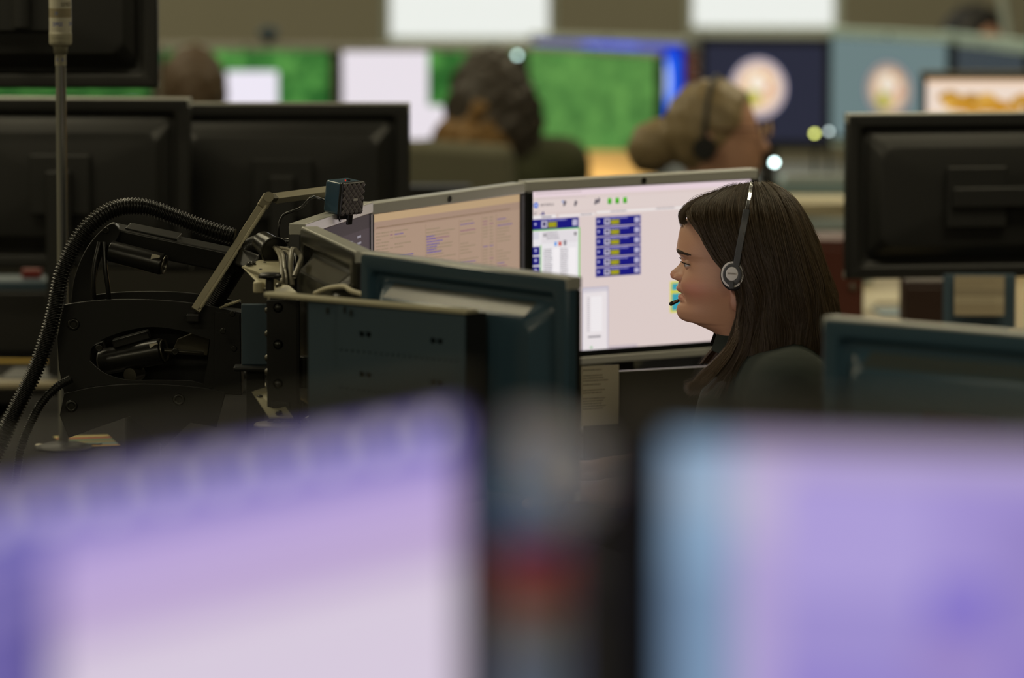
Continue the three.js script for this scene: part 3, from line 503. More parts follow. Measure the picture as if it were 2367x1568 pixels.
{
  const a = on(608, 561, 9.245), b = on(634, 580, 9.19), d = b.clone().sub(a).normalize();
  one('cable_sleeve', 'black sleeve mouth that the grey cables spill from', 'sleeve', [cyl(a, b, 0.019, 0.022, 24), new THREE.TorusGeometry(0.022, 0.002, 8, 24).applyQuaternion(new THREE.Quaternion().setFromUnitVectors(V(0, 0, 1), d)).translate(b.x, b.y, b.z)], M.hose);
  const ends = [[652, 652, 8.98], [658, 640, 9.02], [664, 632, 9.05], [669, 628, 9.08], [675, 620, 9.10], [681, 612, 9.12], [662, 646, 9.0]];
  const mids = [[646, 592, 9.14], [651, 584, 9.15], [660, 588, 9.15], [666, 584, 9.15], [672, 580, 9.15], [680, 576, 9.15], [655, 606, 9.1]];
  ends.forEach((e, i) => one('cable', 'grey cable spilling from the black sleeve mouth toward the beige bracket', 'cable', tube([on(618 + i * 1.5, 572 - (i % 3) * 4, 9.23), on(634 + i * 1.6, 572 + (i % 4) * 3, 9.19), on(...mids[i]), on(...e), on(e[0] + 1, e[1] + 26, e[2])], i < 2 ? 0.0032 : 0.0026, 30), i % 3 === 2 ? M.cableBlack : M.cableGrey, undefined, 0, 'cables from the sleeve'));
  one('cable', 'black looped cable hanging at the corner of the edge-on monitor', 'cable', tube([on(676, 660, 9.0), on(672, 610, 9.02), on(678, 575, 9.05), on(694, 590, 9.05), on(690, 615, 9.0), on(680, 640, 8.98)], 0.004, 30), M.cableGrey);
  one('cable', 'black cable lying flat along the top of the beige bracket', 'cable', tube([on(640, 560, 9.25), on(668, 555, 9.25), on(700, 556, 9.22), on(730, 560, 9.2)], 0.003, 20), M.cableBlack);
  one('cable', 'cream cable lying across the flange behind the slate monitor', 'cable', tube([on(728, 679, 8.80), on(752, 669, 8.78), on(778, 664, 8.74), on(800, 664, 8.70), on(812, 673, 8.68), on(835, 680, 8.66), on(860, 690, 8.63)], 0.0042, 30), M.cream);
}
{ // task lamp with two square arms
  const base = on(447, 719, 9.24);
  const o = thing('task_lamp', 'champagne aluminium task lamp with a slanted and a level square arm', 'lamp', base);
  const a = on(452, 718, 9.24), b = on(605, 480, 9.3), c = on(622, 452, 9.3), e = on(634, 459, 9.31), f = on(770, 441, 9.46);
  const lowA = part(o, 'lower_arm', rel(o, bar(a, b, 0.0165, 0.012, 0.001)), M.champagne);
  const off = V(0.0045, 0.0022, 0.0065); part(lowA, 'groove', rel(o, bar(a.clone().add(off), b.clone().add(off), 0.0018, 0.001, 0.0003)), M.champagneDark);
  const off2 = V(0.0078, 0.0042, 0.0046); part(lowA, 'side_rail', rel(o, bar(a.clone().add(off2), b.clone().add(off2), 0.004, 0.006, 0.0008)), M.cream);
  part(o, 'elbow', rel(o, bar(b, c, 0.019, 0.015, 0.003), cyl(on(621, 455, 9.308), on(621, 455, 9.29), 0.0085)), M.champagne);
  part(o, 'hinge', rel(o, bar(on(626, 458, 9.3), on(638, 457, 9.31), 0.012, 0.01, 0.002)), M.champagneDark);
  part(o, 'upper_arm', rel(o, bar(e, f, 0.0155, 0.012, 0.001)), M.champagne);
  part(o, 'clamp', rel(o, rb(0.022, 0.014, 0.05, 0.003, a.x - 0.004, a.y - 0.012, -9.25)), M.steelBlack);
  part(o, 'lamp_head', rel(o, rb(0.05, 0.012, 0.03, 0.004, f.x + 0.015, f.y, f.z - 0.01)), M.champagne);
}
{ // quilted speaker on the dim monitor
  const p = on(789, 497, 9.35);
  const o = thing('speaker', 'small black speaker with a quilted diamond front on top of the dim monitor', 'speaker', p, R(50));
  o.rotation.order = 'YXZ'; o.rotation.x = R(7);
  const w = 0.056, h = 0.055, d = 0.036;
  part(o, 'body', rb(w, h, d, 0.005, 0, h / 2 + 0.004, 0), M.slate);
  part(o, 'front_rim', rb(w + 0.001, h + 0.001, 0.008, 0.003, 0, h / 2 + 0.004, d / 2), M.bezelBlack);
  const g = part(o, 'grille', rb(w - 0.002, h - 0.002, 0.003, 0.001, 0, h / 2 + 0.004, d / 2 + 0.0035), M.charcoal);
  const stud = flat(new THREE.CylinderGeometry(0, 0.0056, 0.0032, 4).rotateX(Math.PI / 2));
  const studMat = mat(0.13, 0.12, 0.115, 0.42);
  for (let j = -4; j <= 4; j++) for (let i = -3; i <= 3; i++) { const x = i * 0.0112 + (j & 1 ? 0.0056 : 0), y = j * 0.0056; if (Math.abs(x) > w / 2 - 0.005 || Math.abs(y) > h / 2 - 0.0035) continue; raw(g, 'stud', stud, studMat).position.set(x, h / 2 + 0.004 + y, d / 2 + 0.0064); }
  part(o, 'nameplate', bx(0.010, 0.004, 0.001, 0.002, h / 2 + 0.003, d / 2 + 0.0085), M.silver);
  part(o, 'top_button', [new THREE.CylinderGeometry(0.003, 0.003, 0.002, 14).translate(0.006, h + 0.0045, 0.004)], M.bezelBlack);
  part(o, 'status_light', ball(0.0012, -0.002, h + 0.0045, 0.004, 1, 1, 1, 8), new THREE.MeshStandardMaterial({ color: 0x330000, emissive: 0xff3018, emissiveIntensity: 0.7 }));
  part(o, 'clip', [rb(0.03, 0.012, 0.02, 0.002, 0, 0, 0), rb(0.012, 0.018, 0.004, 0.001, 0.008, -0.006, 0.012)], M.bezelBlack);
  one('cable', 'thin black speaker cable drooping from the quilted speaker', 'cable', tube([on(752, 464, 9.35), on(735, 458, 9.33), on(715, 460, 9.26), on(696, 480, 9.26), on(672, 490, 9.25), on(655, 497, 9.25), on(645, 520, 9.24), on(645, 545, 9.24), on(655, 558, 9.24), on(682, 558, 9.22)], 0.0022, 40), M.cableBlack);
}
{ // status light tower on a chrome pole
  const zd = 9.95, base = on(148, 1000, zd); base.y = DESK; const S = FOCAL / (zd * 1.005);
  const Y = (y) => on(148, y, zd).y - DESK;
  const o = thing('light_tower', 'beige status light tower on a chrome pole', 'light tower', base);
  part(o, 'pole', new THREE.CylinderGeometry(12 / S, 12.5 / S, Y(150), 28).translate(0, Y(150) / 2, 0), M.chrome);
  part(o, 'foot', lathe([[0, 0.012], [0.03, 0.012], [0.05, 0.006], [0.05, 0], [0, 0]]), M.charcoal);
  const tag = canvas(256, 64, (c) => { px(c, '#8f8a78', 0, 0, 256, 64); c.fillStyle = '#3c4686'; c.font = 'bold 30px sans-serif'; for (let i = 0; i < 6; i++) c.fillText('A', 8 + i * 43, 42); });
  part(o, 'pole_label', new THREE.CylinderGeometry(13 / S, 13 / S, Y(124) - Y(151), 28, 1, true).translate(0, (Y(124) + Y(151)) / 2, 0), new THREE.MeshStandardMaterial({ map: tag, roughness: 0.5 }));
  part(o, 'collar', lathe([[0, Y(124)], [16 / S, Y(124)], [17 / S, Y(108)], [24 / S, Y(104)], [26.5 / S, Y(100)], [26.5 / S, Y(90)], [25.5 / S, Y(89.5)], [26.5 / S, Y(89)], [26.5 / S, Y(78)], [25.6 / S, Y(77.5)], [26 / S, Y(77)], [26 / S, Y(74)], [0, Y(74)]]), mat(0.30, 0.28, 0.20, 0.45));
  const txt = canvas(1024, 512, (c) => {
    px(c, '#b9b4a2', 0, 0, 1024, 512); px(c, '#8a8068', 0, 238, 1024, 105); px(c, '#a39c88', 0, 60, 1024, 40);
    c.font = 'bold 64px sans-serif'; for (let i = 0; i < 2; i++) { c.fillStyle = '#4a463a'; c.fillText('SERIES', 250 + i * 512, 215); c.fillStyle = '#41519a'; c.fillText('DP02', 120 + i * 512, 440); c.fillText('DP02', 380 + i * 512, 440); c.fillStyle = '#5f74a8'; c.fillText(':a', 150 + i * 512, 310); }
  });
  part(o, 'lens', new THREE.CylinderGeometry(26 / S, 26 / S, Y(-30) - Y(74), 32).rotateY(R(100)).translate(0, (Y(-30) + Y(74)) / 2, 0), new THREE.MeshPhysicalMaterial({ map: txt, roughness: 0.25, clearcoat: 0.6 }));
  part(o, 'top_cap', lathe([[0, Y(-60)], [22 / S, Y(-58)], [26 / S, Y(-40)], [26 / S, Y(-30)], [0, Y(-30)]]), mat(0.30, 0.28, 0.20, 0.45));
}
{ // document stand with a pale sheet below the console screen
  const p = on(1480, 855, 9.8), base = V(p.x, DESK, -9.8);
  const o = thing('document_stand', 'dark upright document stand below the blue-button console screen', 'document stand', base, R(25));
  const h = p.y - DESK;
  part(o, 'board', rb(0.30, h, 0.008, 0.002, 0.04, h / 2, 0), mat(0.045, 0.042, 0.03, 0.35));
  part(o, 'foot', rb(0.30, 0.01, 0.10, 0.002, 0.04, 0.005, 0.03), M.charcoal);
  const sheet = canvas(220, 300, (c) => { px(c, '#aaa48c', 0, 0, 220, 300); for (const [y, n] of [[16, 1], [44, 3], [90, 1], [118, 2], [160, 5]]) scribble(c, '#4c493c', 14, y, 150, n, 13, 5, 0.35); });
  one('paper_sheet', 'pale printed sheet leaning on the document stand beside the slate monitor edge', 'paper', bx(0.075, 0.105, 0.0008, 0, -0.0525, 0), new THREE.MeshStandardMaterial({ map: sheet, roughness: 0.8 }), on(1386, 846, 9.752), R(25));
}
// coloured papers on the desk beneath the arm
{
  const sheet = (label, x, y, zd, w, d, m, turn) => { const p = on(x, y, zd); return one('paper_sheet', label, 'paper', rb(w, 0.002, d, 0.0006), m, V(p.x, DESK + 0.0015, p.z), R(turn)); };
  sheet('striped coloured chart lying on the desk under the lift arm', 200, 1015, 10.05, 0.10, 0.16, new THREE.MeshStandardMaterial({ roughness: 0.7, map: canvas(64, 64, (c) => { ['#b3a86a', '#9a4a2c', '#5f7a58', '#8a7d52', '#6f8a86', '#b08a3a'].forEach((k, i) => px(c, k, 0, i * 11, 64, 11)); }) }), 12);
  sheet('yellow slip of paper lying on the desk under the lift arm', 352, 994, 10.15, 0.06, 0.10, mat(0.75, 0.45, 0.05, 0.7), -8);
  sheet('white folder edge lying on the desk below the striped chart', 160, 1036, 10.0, 0.12, 0.02, M.paper, 0);
  const q = on(20, 905, 10.90); one('folder', 'tan folder added for the lit bit of the dark desk at the picture edge', 'folder', rb(0.24, 0.012, 0.10, 0.003), M.deskLight, V(q.x, DESK + 0.006, q.z), R(4));  // stands in for the lit bit of this desk top
  const q2 = on(60, 866, 11.3); one('ruler', 'yellow ruler lying on the dark desk behind the hose', 'ruler', rb(0.3, 0.004, 0.03, 0.001), mat(0.6, 0.38, 0.03, 0.5), V(q2.x, DESK + 0.002, q2.z), R(-2));
  const q3 = on(40, 665, 11.5), b3 = thing('desk_phone', 'dark desk phone with a blue-grey top on the dark desk', 'phone', V(q3.x, DESK, q3.z));
  part(b3, 'body', rb(0.2, q3.y - DESK, 0.12, 0.008, 0, (q3.y - DESK) / 2, 0), M.charcoal); part(b3, 'top_panel', rb(0.18, 0.02, 0.11, 0.004, 0, q3.y - DESK + 0.01, 0), M.mountBlue);
  part(b3, 'red_key', rb(0.04, 0.02, 0.03, 0.004, 0.03, q3.y - DESK + 0.03, 0), mat(0.16, 0.02, 0.015, 0.5));
}

// ───────────────────────── the woman with the headset ─────────────────────────
const HZ = 9.3, HS = FOCAL / (HZ * 1.0045), hx = (x) => (x - 1700) / HS, hy = (y) => (620 - y) / HS;   // her own metres, from spots of the photograph
const headAt = on(1700, 620, HZ);
const gauss = (d, s) => Math.exp(-(d * d) / (s * s));
{
  const woman = thing('person', 'woman in profile with long brown hair, dark green shirt and headset', 'person', V(headAt.x + 0.10, 0, headAt.z));
  const W = (g) => g.translate(headAt.x - woman.position.x, headAt.y, 0);
  // ── head and neck ──
  const front = interp([[441, 1700], [446, 1672], [460, 1640], [482, 1610], [507, 1586], [528, 1572], [551, 1567], [569, 1564], [577, 1563], [585, 1566.5], [592, 1572], [602, 1575], [611, 1569.5], [621, 1559.6], [627.3, 1551.8], [634.5, 1549], [641.6, 1551.2], [645.6, 1557], [648.6, 1566], [652, 1568.6], [659, 1566.5], [665.5, 1562.8], [669.5, 1563.8], [673, 1567], [676.5, 1573], [680, 1571], [685, 1567.5], [692, 1568], [698.5, 1573], [706, 1566.8], [717, 1563.6], [730, 1567], [738, 1574], [742.5, 1583], [745.5, 1598], [752, 1614], [762, 1637], [774, 1657], [788, 1670], [805, 1674], [850, 1672]]);
  const base = interp([[441, 1700], [446, 1672], [460, 1640], [482, 1610], [507, 1586], [528, 1572], [551, 1567], [569, 1565], [577, 1565], [585, 1568], [592, 1573], [602, 1577], [620, 1577], [640, 1574], [652, 1571.5], [665, 1571.5], [680, 1574], [698, 1576], [717, 1574], [730, 1577], [738, 1582], [742.5, 1590], [745.5, 1602], [752, 1616], [762, 1638], [774, 1657], [788, 1670], [805, 1674], [850, 1672]]);
  const back = interp([[441, 1708], [448, 1750], [468, 1800], [510, 1832], [560, 1842], [620, 1836], [670, 1815], [705, 1795], [740, 1784], [800, 1784], [850, 1790]]);
  const wide = interp([[441, 0.006], [446, 0.024], [460, 0.044], [482, 0.058], [510, 0.068], [560, 0.0765], [610, 0.0775], [650, 0.0755], [690, 0.071], [720, 0.066], [745, 0.061], [770, 0.0575], [800, 0.057], [850, 0.062]]);
  const noseW = interp([[590, 0.0075], [602, 0.0075], [615, 0.0095], [630, 0.0125], [640, 0.0155], [650, 0.015]]);
  const rows = 300, cols = 220, pos = [], col = [], idx = [], NY0 = 441, NY1 = 850;
  for (let j = 0; j <= rows; j++) {
    const py = NY0 + (NY1 - NY0) * j / rows;
    for (let i = 0; i <= cols; i++) {
      const s = i / cols * 2 - 1, th = Math.PI * (0.5 * s + 0.5 * s ** 3), c = Math.cos(th), sn = Math.sin(th), n = 2.25;
      const cc = Math.sign(c) * Math.abs(c) ** (2 / n), ss = Math.sign(sn) * Math.abs(sn) ** (2 / n), az = wide(py);
      let z = az * ss; const zz = Math.abs(z);
      let x = c >= 0 ? 1705 - (1705 - base(py)) * cc : 1705 - (back(py) - 1705) * cc;
      if (c > 0) {
        const d = base(py) - front(py);                               // nose, lips and chin stand out of the smooth face
        const sp = py < 650 ? gauss(zz, noseW(py)) : py < 702 ? Math.exp(-((zz / 0.021) ** 2.4)) : gauss(zz, 0.021);
        x -= d * sp;
        x += 9 * gauss(zz - 0.027, 0.0105) * gauss(py - 606, 11);     // eye socket
        x += 4 * gauss(zz - 0.012, 0.006) * gauss(py - 606, 16);
        x -= 3.5 * gauss(zz - 0.03, 0.018) * gauss(py - 583, 8);       // brow
        x -= 10 * gauss(zz - 0.0165, 0.0055) * gauss(py - 640, 8); x += 4 * gauss(zz - 0.0245, 0.004) * gauss(py - 641, 10);      // nose wing
        x -= 11 * gauss(zz - 0.038, 0.014) * gauss(py - 652, 28); x += 5 * gauss(zz - 0.0215, 0.0045) * gauss(py - 645, 20);       // cheek
        x += 6 * gauss(zz - 0.0255, 0.005) * gauss(py - 662, 17);       // fold beside the mouth
        const seam = 677.5 + (zz / 0.022) ** 2 * 9; x += 4.5 * gauss(py - seam, 2.6) * (zz < 0.026 ? 1 : gauss(zz - 0.026, 0.004));
        x += 3 * gauss(zz - 0.025, 0.007) * gauss(py - 688, 9);
        z += Math.sign(z) * 0.003 * gauss(zz - 0.06, 0.03) * gauss(py - 660, 30);
      }
      pos.push(hx(x), hy(py), z);
      let r = 0.50, g = 0.272, b = 0.168;
      const lip = Math.max(gauss(py - 668, 5) , gauss(py - 686, 6)) * Math.exp(-((zz / 0.021) ** 4)) * (c > 0 ? 1 : 0), blush = gauss(py - 662, 24) * gauss(zz - 0.052, 0.016) * (c > 0.15 ? 1 : 0), tip = gauss(py - 636, 11) * gauss(zz, 0.018) * (c > 0 ? 1 : 0);
      r += 0.03 * blush + 0.02 * tip - 0.03 * lip; g -= 0.055 * blush + 0.11 * lip + 0.04 * tip; b -= 0.025 * blush + 0.05 * lip + 0.02 * tip;
      const f = 1 + 0.05 * (Math.sin(py * 0.9 + zz * 900) * Math.sin(py * 1.7 - zz * 610 + 2)) * 0.6; col.push(r * f, g * f, b * f);
      if (j < rows && i < cols) { const q = j * (cols + 1) + i; idx.push(q, q + cols + 1, q + 1, q + 1, q + cols + 1, q + cols + 2); }
    }
  }
  let head = new THREE.BufferGeometry(); head.setAttribute('position', new THREE.Float32BufferAttribute(pos, 3)); head.setAttribute('color', new THREE.Float32BufferAttribute(col, 3)); head.setIndex(idx); head.computeVertexNormals();
  const paint = (g, r, gg, b) => { g = g.index ? g.toNonIndexed() : g; const n = g.attributes.position.count, a = new Float32Array(n * 3); for (let i = 0; i < n; i++) a.set([r, gg, b], i * 3); g.setAttribute('color', new THREE.BufferAttribute(a, 3)); g.deleteAttribute('uv'); return g; };
  const skinParts = [head.toNonIndexed()];
  for (const s of [1, -1]) {                                          // lids and ears
    const ex = hx(1597.5), ey = hy(607), ez = s * 0.0305, r0 = 0.0128;
    const open_ = (f, k) => { const t = f > 0 ? f / 80 : f / -50; return k * Math.max(0, 1 - t * t); };     // lid edge over the angle round the eye
    for (const dir of [1, -1]) {
      const p = [], ix = [], NF = 40, NE = 12;
      for (let i = 0; i <= NF; i++) for (let j = 0; j <= NE; j++) { const f = -95 + 205 * i / NF, e0 = open_(f, dir > 0 ? 13 : 17) - (dir > 0 ? 2 : -2), e = dir > 0 ? e0 + (84 - e0) * j / NE : -(e0 + (84 - e0) * j / NE), rr_ = r0 + (j === 0 ? -0.0006 : 0); p.push(ex - rr_ * Math.cos(R(e)) * Math.cos(R(f)), ey + rr_ * Math.sin(R(e)), ez + s * rr_ * Math.cos(R(e)) * Math.sin(R(f))); if (i < NF && j < NE) { const q = i * (NE + 1) + j; ix.push(q, q + 1, q + NE + 1, q + 1, q + NE + 2, q + NE + 1); } }
      const g = new THREE.BufferGeometry(); g.setAttribute('position', new THREE.Float32BufferAttribute(p, 3)); g.setIndex(ix); g.computeVertexNormals(); skinParts.push(paint(g, 0.45, 0.255, 0.165));
    }
    const ear = field((x, y, z) => { const e = ell(0, 0, 0, 0.017, 0.031, 0.007)(x, y, z); const c = ell(-0.003, 0.004, 0.006, 0.010, 0.019, 0.006)(x, y, z); const lobe = ell(-0.004, -0.026, 0, 0.009, 0.012, 0.006)(x, y, z); return smin(Math.max(e, -c), lobe, 0.006); }, [-0.03, -0.05, -0.02], [0.03, 0.05, 0.02], 0.0022);
    skinParts.push(paint(ear.rotateY(s * R(-14)).scale(1, 1, s).translate(hx(1704), hy(655), s * 0.079), 0.40, 0.2, 0.13));
  }
  // hands resting on the desk: palm, four fingers and a thumb each
  const deskY = DESK - headAt.y;
  for (const s of [1, -1]) {
    const wx = -0.20, wy = deskY + 0.032, wz = s * 0.13, segs = [capsule(wx, wy, wz, wx - 0.07, wy, wz - s * 0.004, 0.017, 0.019), capsule(wx - 0.02, wy, wz + s * 0.018, wx - 0.075, wy, wz + s * 0.022, 0.014, 0.012), capsule(wx - 0.02, wy, wz - s * 0.018, wx - 0.07, wy, wz - s * 0.024, 0.014, 0.012), capsule(wx + 0.16, wy + 0.02, wz + s * 0.06, wx, wy, wz, 0.036, 0.023)];
    const palm = blend(segs, 0.02), fingers = [[-0.030, 0.074], [-0.010, 0.084], [0.010, 0.078], [0.028, 0.062]].map(([o, l]) => [o, l]).flatMap(([o, l]) => { const z0 = wz + s * o; return [capsule(wx - 0.065, wy, z0, wx - 0.065 - l * 0.5, wy + 0.006, z0 + s * o * 0.2, 0.0095, 0.0088), capsule(wx - 0.065 - l * 0.5, wy + 0.006, z0 + s * o * 0.2, wx - 0.065 - l, wy - 0.020, z0 + s * o * 0.3, 0.0088, 0.0075)]; });
    const thumb = [capsule(wx - 0.02, wy - 0.004, wz - s * 0.022, wx - 0.045, wy - 0.008, wz - s * 0.048, 0.012, 0.0105), capsule(wx - 0.045, wy - 0.008, wz - s * 0.048, wx - 0.078, wy - 0.016, wz - s * 0.052, 0.0105, 0.0085)];
    const f = (x, y, z) => { let d = palm(x, y, z); for (const q of fingers) d = smin(d, q(x, y, z), 0.005); return smin(d, smin(thumb[0](x, y, z), thumb[1](x, y, z), 0.008), 0.008); };
    skinParts.push(paint(field(f, [wx - 0.19, wy - 0.06, Math.min(wz - 0.12, wz + s * 0.13) ], [wx + 0.21, wy + 0.08, Math.max(wz + 0.12, wz + s * 0.13)], 0.0045), 0.40, 0.23, 0.15));
  }
  for (const g of skinParts) { g.deleteAttribute('uv'); }
  const skin = new THREE.MeshPhysicalMaterial({ vertexColors: true, roughness: 0.48, side: THREE.DoubleSide, sheen: 0.15, sheenRoughness: 0.5 });
  const body = raw(woman, 'body', W(mergeGeometries(skinParts)), skin);
  // eyes
  for (const s of [1, -1]) {
    const c = V(hx(1597.5), hy(607), s * 0.0305), lidE = (f) => 13 * Math.max(0, 1 - (f > 0 ? f / 80 : f / -50) ** 2) - 2;
    part(woman, 'eyeball', W(ball(0.0122, c.x, c.y, c.z, 1, 1, 1, 28)), mat(0.62, 0.58, 0.54, 0.15));
    part(woman, 'iris', W(new THREE.SphereGeometry(0.0125, 24, 8, 0, Math.PI * 2, 0, R(27)).rotateZ(R(96)).translate(c.x, c.y, c.z)), mat(0.09, 0.07, 0.05, 0.1));
    part(woman, 'pupil', W(new THREE.SphereGeometry(0.0127, 16, 6, 0, Math.PI * 2, 0, R(12)).rotateZ(R(96)).translate(c.x, c.y, c.z)), mat(0.004, 0.004, 0.004, 0.08));
    const lash = [], brow = [];
    for (let i = 0; i <= 34; i++) {
      const f = -45 + i * 3.6, a = R(f), e = R(lidE(f)), at_ = (k, dy) => V(c.x - k * Math.cos(e) * Math.cos(a), c.y + k * Math.sin(e) + dy, c.z + s * k * Math.cos(e) * Math.sin(a));
      lash.push(tube([at_(0.0128, 0), at_(0.0162, -0.0004), at_(0.0192, 0.0016)], 0.00026, 4, 3)); const o = at_(0.0130, 0.0002); lash.push(ball(0.0007, o.x, o.y, o.z, 1, 0.6, 1.2, 6));
    }
    for (let i = 0; i < 330; i++) {
      const t = rnd(), zz = 0.010 + t * 0.037, py = 579.5 - 4 * Math.sin(t * 2.4) + 7 * t + rr(-4.6, 4.6) * (1 - 0.75 * t), n = 2.25, az = wide(py), q = Math.min(0.99, zz / az);
      const xx = 1705 - (1705 - base(py)) * (1 - q ** n) ** (1 / n) - 3.5 * gauss(zz - 0.03, 0.018) * gauss(py - 583, 8) - 0.6;
      const o = V(hx(xx), hy(py), s * zz); brow.push(tube([o, o.clone().add(V(-0.0004 + 0.002 * t, 0.0012, s * 0.0035)), o.clone().add(V(0.001 + 0.004 * t, 0.0010, s * 0.006))], 0.00036, 3, 3));
    }
    part(woman, 'eyelashes', W(flat(lash)), M.rubber); part(woman, 'eyebrow', W(flat(brow)), mat(0.05, 0.03, 0.018, 0.6));
  }
  // ── hair: guide locks from the parting down, a shell through them and many strands ──
  const guides = [
    [[1655, 449, 0.004], [1616, 462, 0.030], [1594, 478, 0.048], [1594, 497, 0.059], [1608, 520, 0.0665], [1622, 552, 0.0735], [1646, 592, 0.0795], [1676, 622, 0.083], [1694, 655, 0.084], [1700, 690, 0.082], [1693, 735, 0.078], [1680, 785, 0.082], [1640, 842, 0.088], [1590, 895, 0.092]],
    [[1675, 441, 0.004], [1640, 456, 0.040], [1620, 478, 0.062], [1622, 505, 0.073], [1634, 535, 0.079], [1648, 565, 0.083], [1668, 596, 0.087], [1692, 626, 0.089], [1708, 660, 0.090], [1712, 700, 0.089], [1706, 745, 0.088], [1692, 792, 0.092], [1660, 848, 0.098], [1615, 900, 0.102]],
    [[1700, 431, 0.004], [1672, 447, 0.045], [1658, 474, 0.070], [1660, 505, 0.081], [1670, 538, 0.087], [1684, 572, 0.091], [1700, 606, 0.094], [1718, 640, 0.096], [1728, 676, 0.097], [1730, 716, 0.097], [1726, 760, 0.098], [1715, 806, 0.102], [1692, 856, 0.108], [1665, 910, 0.112]],
    [[1728, 426, 0.004], [1716, 446, 0.045], [1712, 474, 0.073], [1716, 508, 0.087], [1724, 542, 0.094], [1734, 578, 0.098], [1746, 614, 0.101], [1756, 650, 0.103], [1763, 688, 0.104], [1765, 728, 0.105], [1763, 772, 0.107], [1757, 818, 0.111], [1746, 866, 0.115], [1738, 920, 0.118]],
    [[1750, 424, 0.004], [1762, 444, 0.042], [1770, 474, 0.068], [1778, 508, 0.083], [1786, 545, 0.091], [1795, 582, 0.096], [1804, 618, 0.099], [1812, 655, 0.101], [1818, 694, 0.102], [1821, 735, 0.103], [1821, 780, 0.105], [1818, 826, 0.107], [1812, 872, 0.109], [1806, 925, 0.110]],
    [[1768, 427, 0.004], [1794, 446, 0.034], [1812, 476, 0.054], [1826, 512, 0.067], [1838, 550, 0.075], [1849, 588, 0.080], [1859, 624, 0.083], [1868, 662, 0.085], [1875, 700, 0.086], [1879, 742, 0.087], [1879, 786, 0.088], [1874, 832, 0.088], [1868, 880, 0.088], [1862, 930, 0.088]],
    [[1780, 430, 0.003], [1812, 450, 0.018], [1838, 482, 0.030], [1858, 520, 0.038], [1874, 558, 0.043], [1888, 596, 0.046], [1900, 632, 0.048], [1911, 668, 0.049], [1919, 706, 0.050], [1922, 746, 0.050], [1919, 792, 0.050], [1912, 838, 0.050], [1904, 884, 0.050], [1896, 935, 0.050]],
    [[1785, 431, 0.0], [1822, 452, 0.0], [1850, 486, 0.0], [1872, 524, 0.0], [1888, 562, 0.0], [1902, 600, 0.0], [1915, 638, 0.0], [1927, 676, 0.0], [1935, 712, 0.0], [1936, 750, 0.0], [1930, 796, 0.0], [1922, 842, 0.0], [1914, 888, 0.0], [1906, 940, 0.0]],
  ].map((g) => g.map(([x, y, z]) => V(hx(x), hy(y), z)));
  const cr = (p0, p1, p2, p3, t) => 0.5 * (2 * p1 + (p2 - p0) * t + (2 * p0 - 5 * p1 + 4 * p2 - p3) * t * t + (3 * p1 - p0 - 3 * p2 + p3) * t ** 3);
  const cr3 = (a, b, c, d, t) => V(cr(a.x, b.x, c.x, d.x, t), cr(a.y, b.y, c.y, d.y, t), cr(a.z, b.z, c.z, d.z, t));
  const along = (g, v) => { const n = g.length - 1, f = Math.min(n - 1e-6, Math.max(0, v * n)), i = Math.floor(f), k = (q) => g[Math.min(n, Math.max(0, q))]; return cr3(k(i - 1), k(i), k(i + 1), k(i + 2), f - i); };
  const hairAt = (u, v) => { const q = hairBase(u, v), k = Math.max(0, v - 0.35) * 1.5; q.x += 0.0062 * k * Math.sin(v * 19 + u * 23) + 0.003 * k * Math.sin(v * 33 - u * 41); q.z = q.z < 0.002 ? q.z : q.z + 0.003 * k * Math.sin(v * 15 + u * 31 + 1); return q; };
  const hairBase = (u, v) => { const n = guides.length - 1, f = Math.min(n - 1e-6, Math.max(0, u * n)), i = Math.floor(f), k = (q) => along(guides[Math.min(n, Math.max(0, q))], v); return cr3(k(i - 1), k(i), k(i + 1), k(i + 2), f - i); };
  const wave = (u, v) => 0.0016 * Math.sin(u * 41 + v * 11) * (0.4 + v) + 0.0010 * Math.sin(u * 97 + 2 - v * 13) + 0.0005 * Math.sin(u * 203 + v * 7);
  const shellG = [];
  for (const s of [1, -1]) {
    const NU = 150, NV = 70, p = [], ix = [], uv = [];
    for (let j = 0; j <= NV; j++) for (let i = 0; i <= NU; i++) { const q = hairAt(i / NU, j / NV * 0.94), k = wave(i / NU, j / NV) * Math.min(1, j / 8) - 0.002; p.push(q.x - k * 0.4, q.y + k * 0.2, s * Math.max(0, q.z + k)); uv.push(i / NU * 3, j / NV); if (i < NU && j < NV) { const a = j * (NU + 1) + i; s > 0 ? ix.push(a, a + NU + 1, a + 1, a + 1, a + NU + 1, a + NU + 2) : ix.push(a, a + 1, a + NU + 1, a + 1, a + NU + 2, a + NU + 1); } }
    const g = new THREE.BufferGeometry(); g.setAttribute('position', new THREE.Float32BufferAttribute(p, 3)); g.setAttribute('uv', new THREE.Float32BufferAttribute(uv, 2)); g.setIndex(ix); g.computeVertexNormals(); shellG.push(g);
  }
  const streak = canvas(1024, 64, (c, w, h) => { for (let x = 0; x < w; x++) { const k = 0.55 + 0.45 * rnd(); c.fillStyle = `rgb(${88 * k | 0},${63 * k | 0},${41 * k | 0})`; c.fillRect(x, 0, 1, h); } }); streak.wrapS = THREE.RepeatWrapping;
  const hair = part(woman, 'hair', W(flat(shellG)), new THREE.MeshPhysicalMaterial({ map: streak, roughness: 0.45, side: THREE.DoubleSide }));
  // strands
  const sp = [], sc = [], si = [];
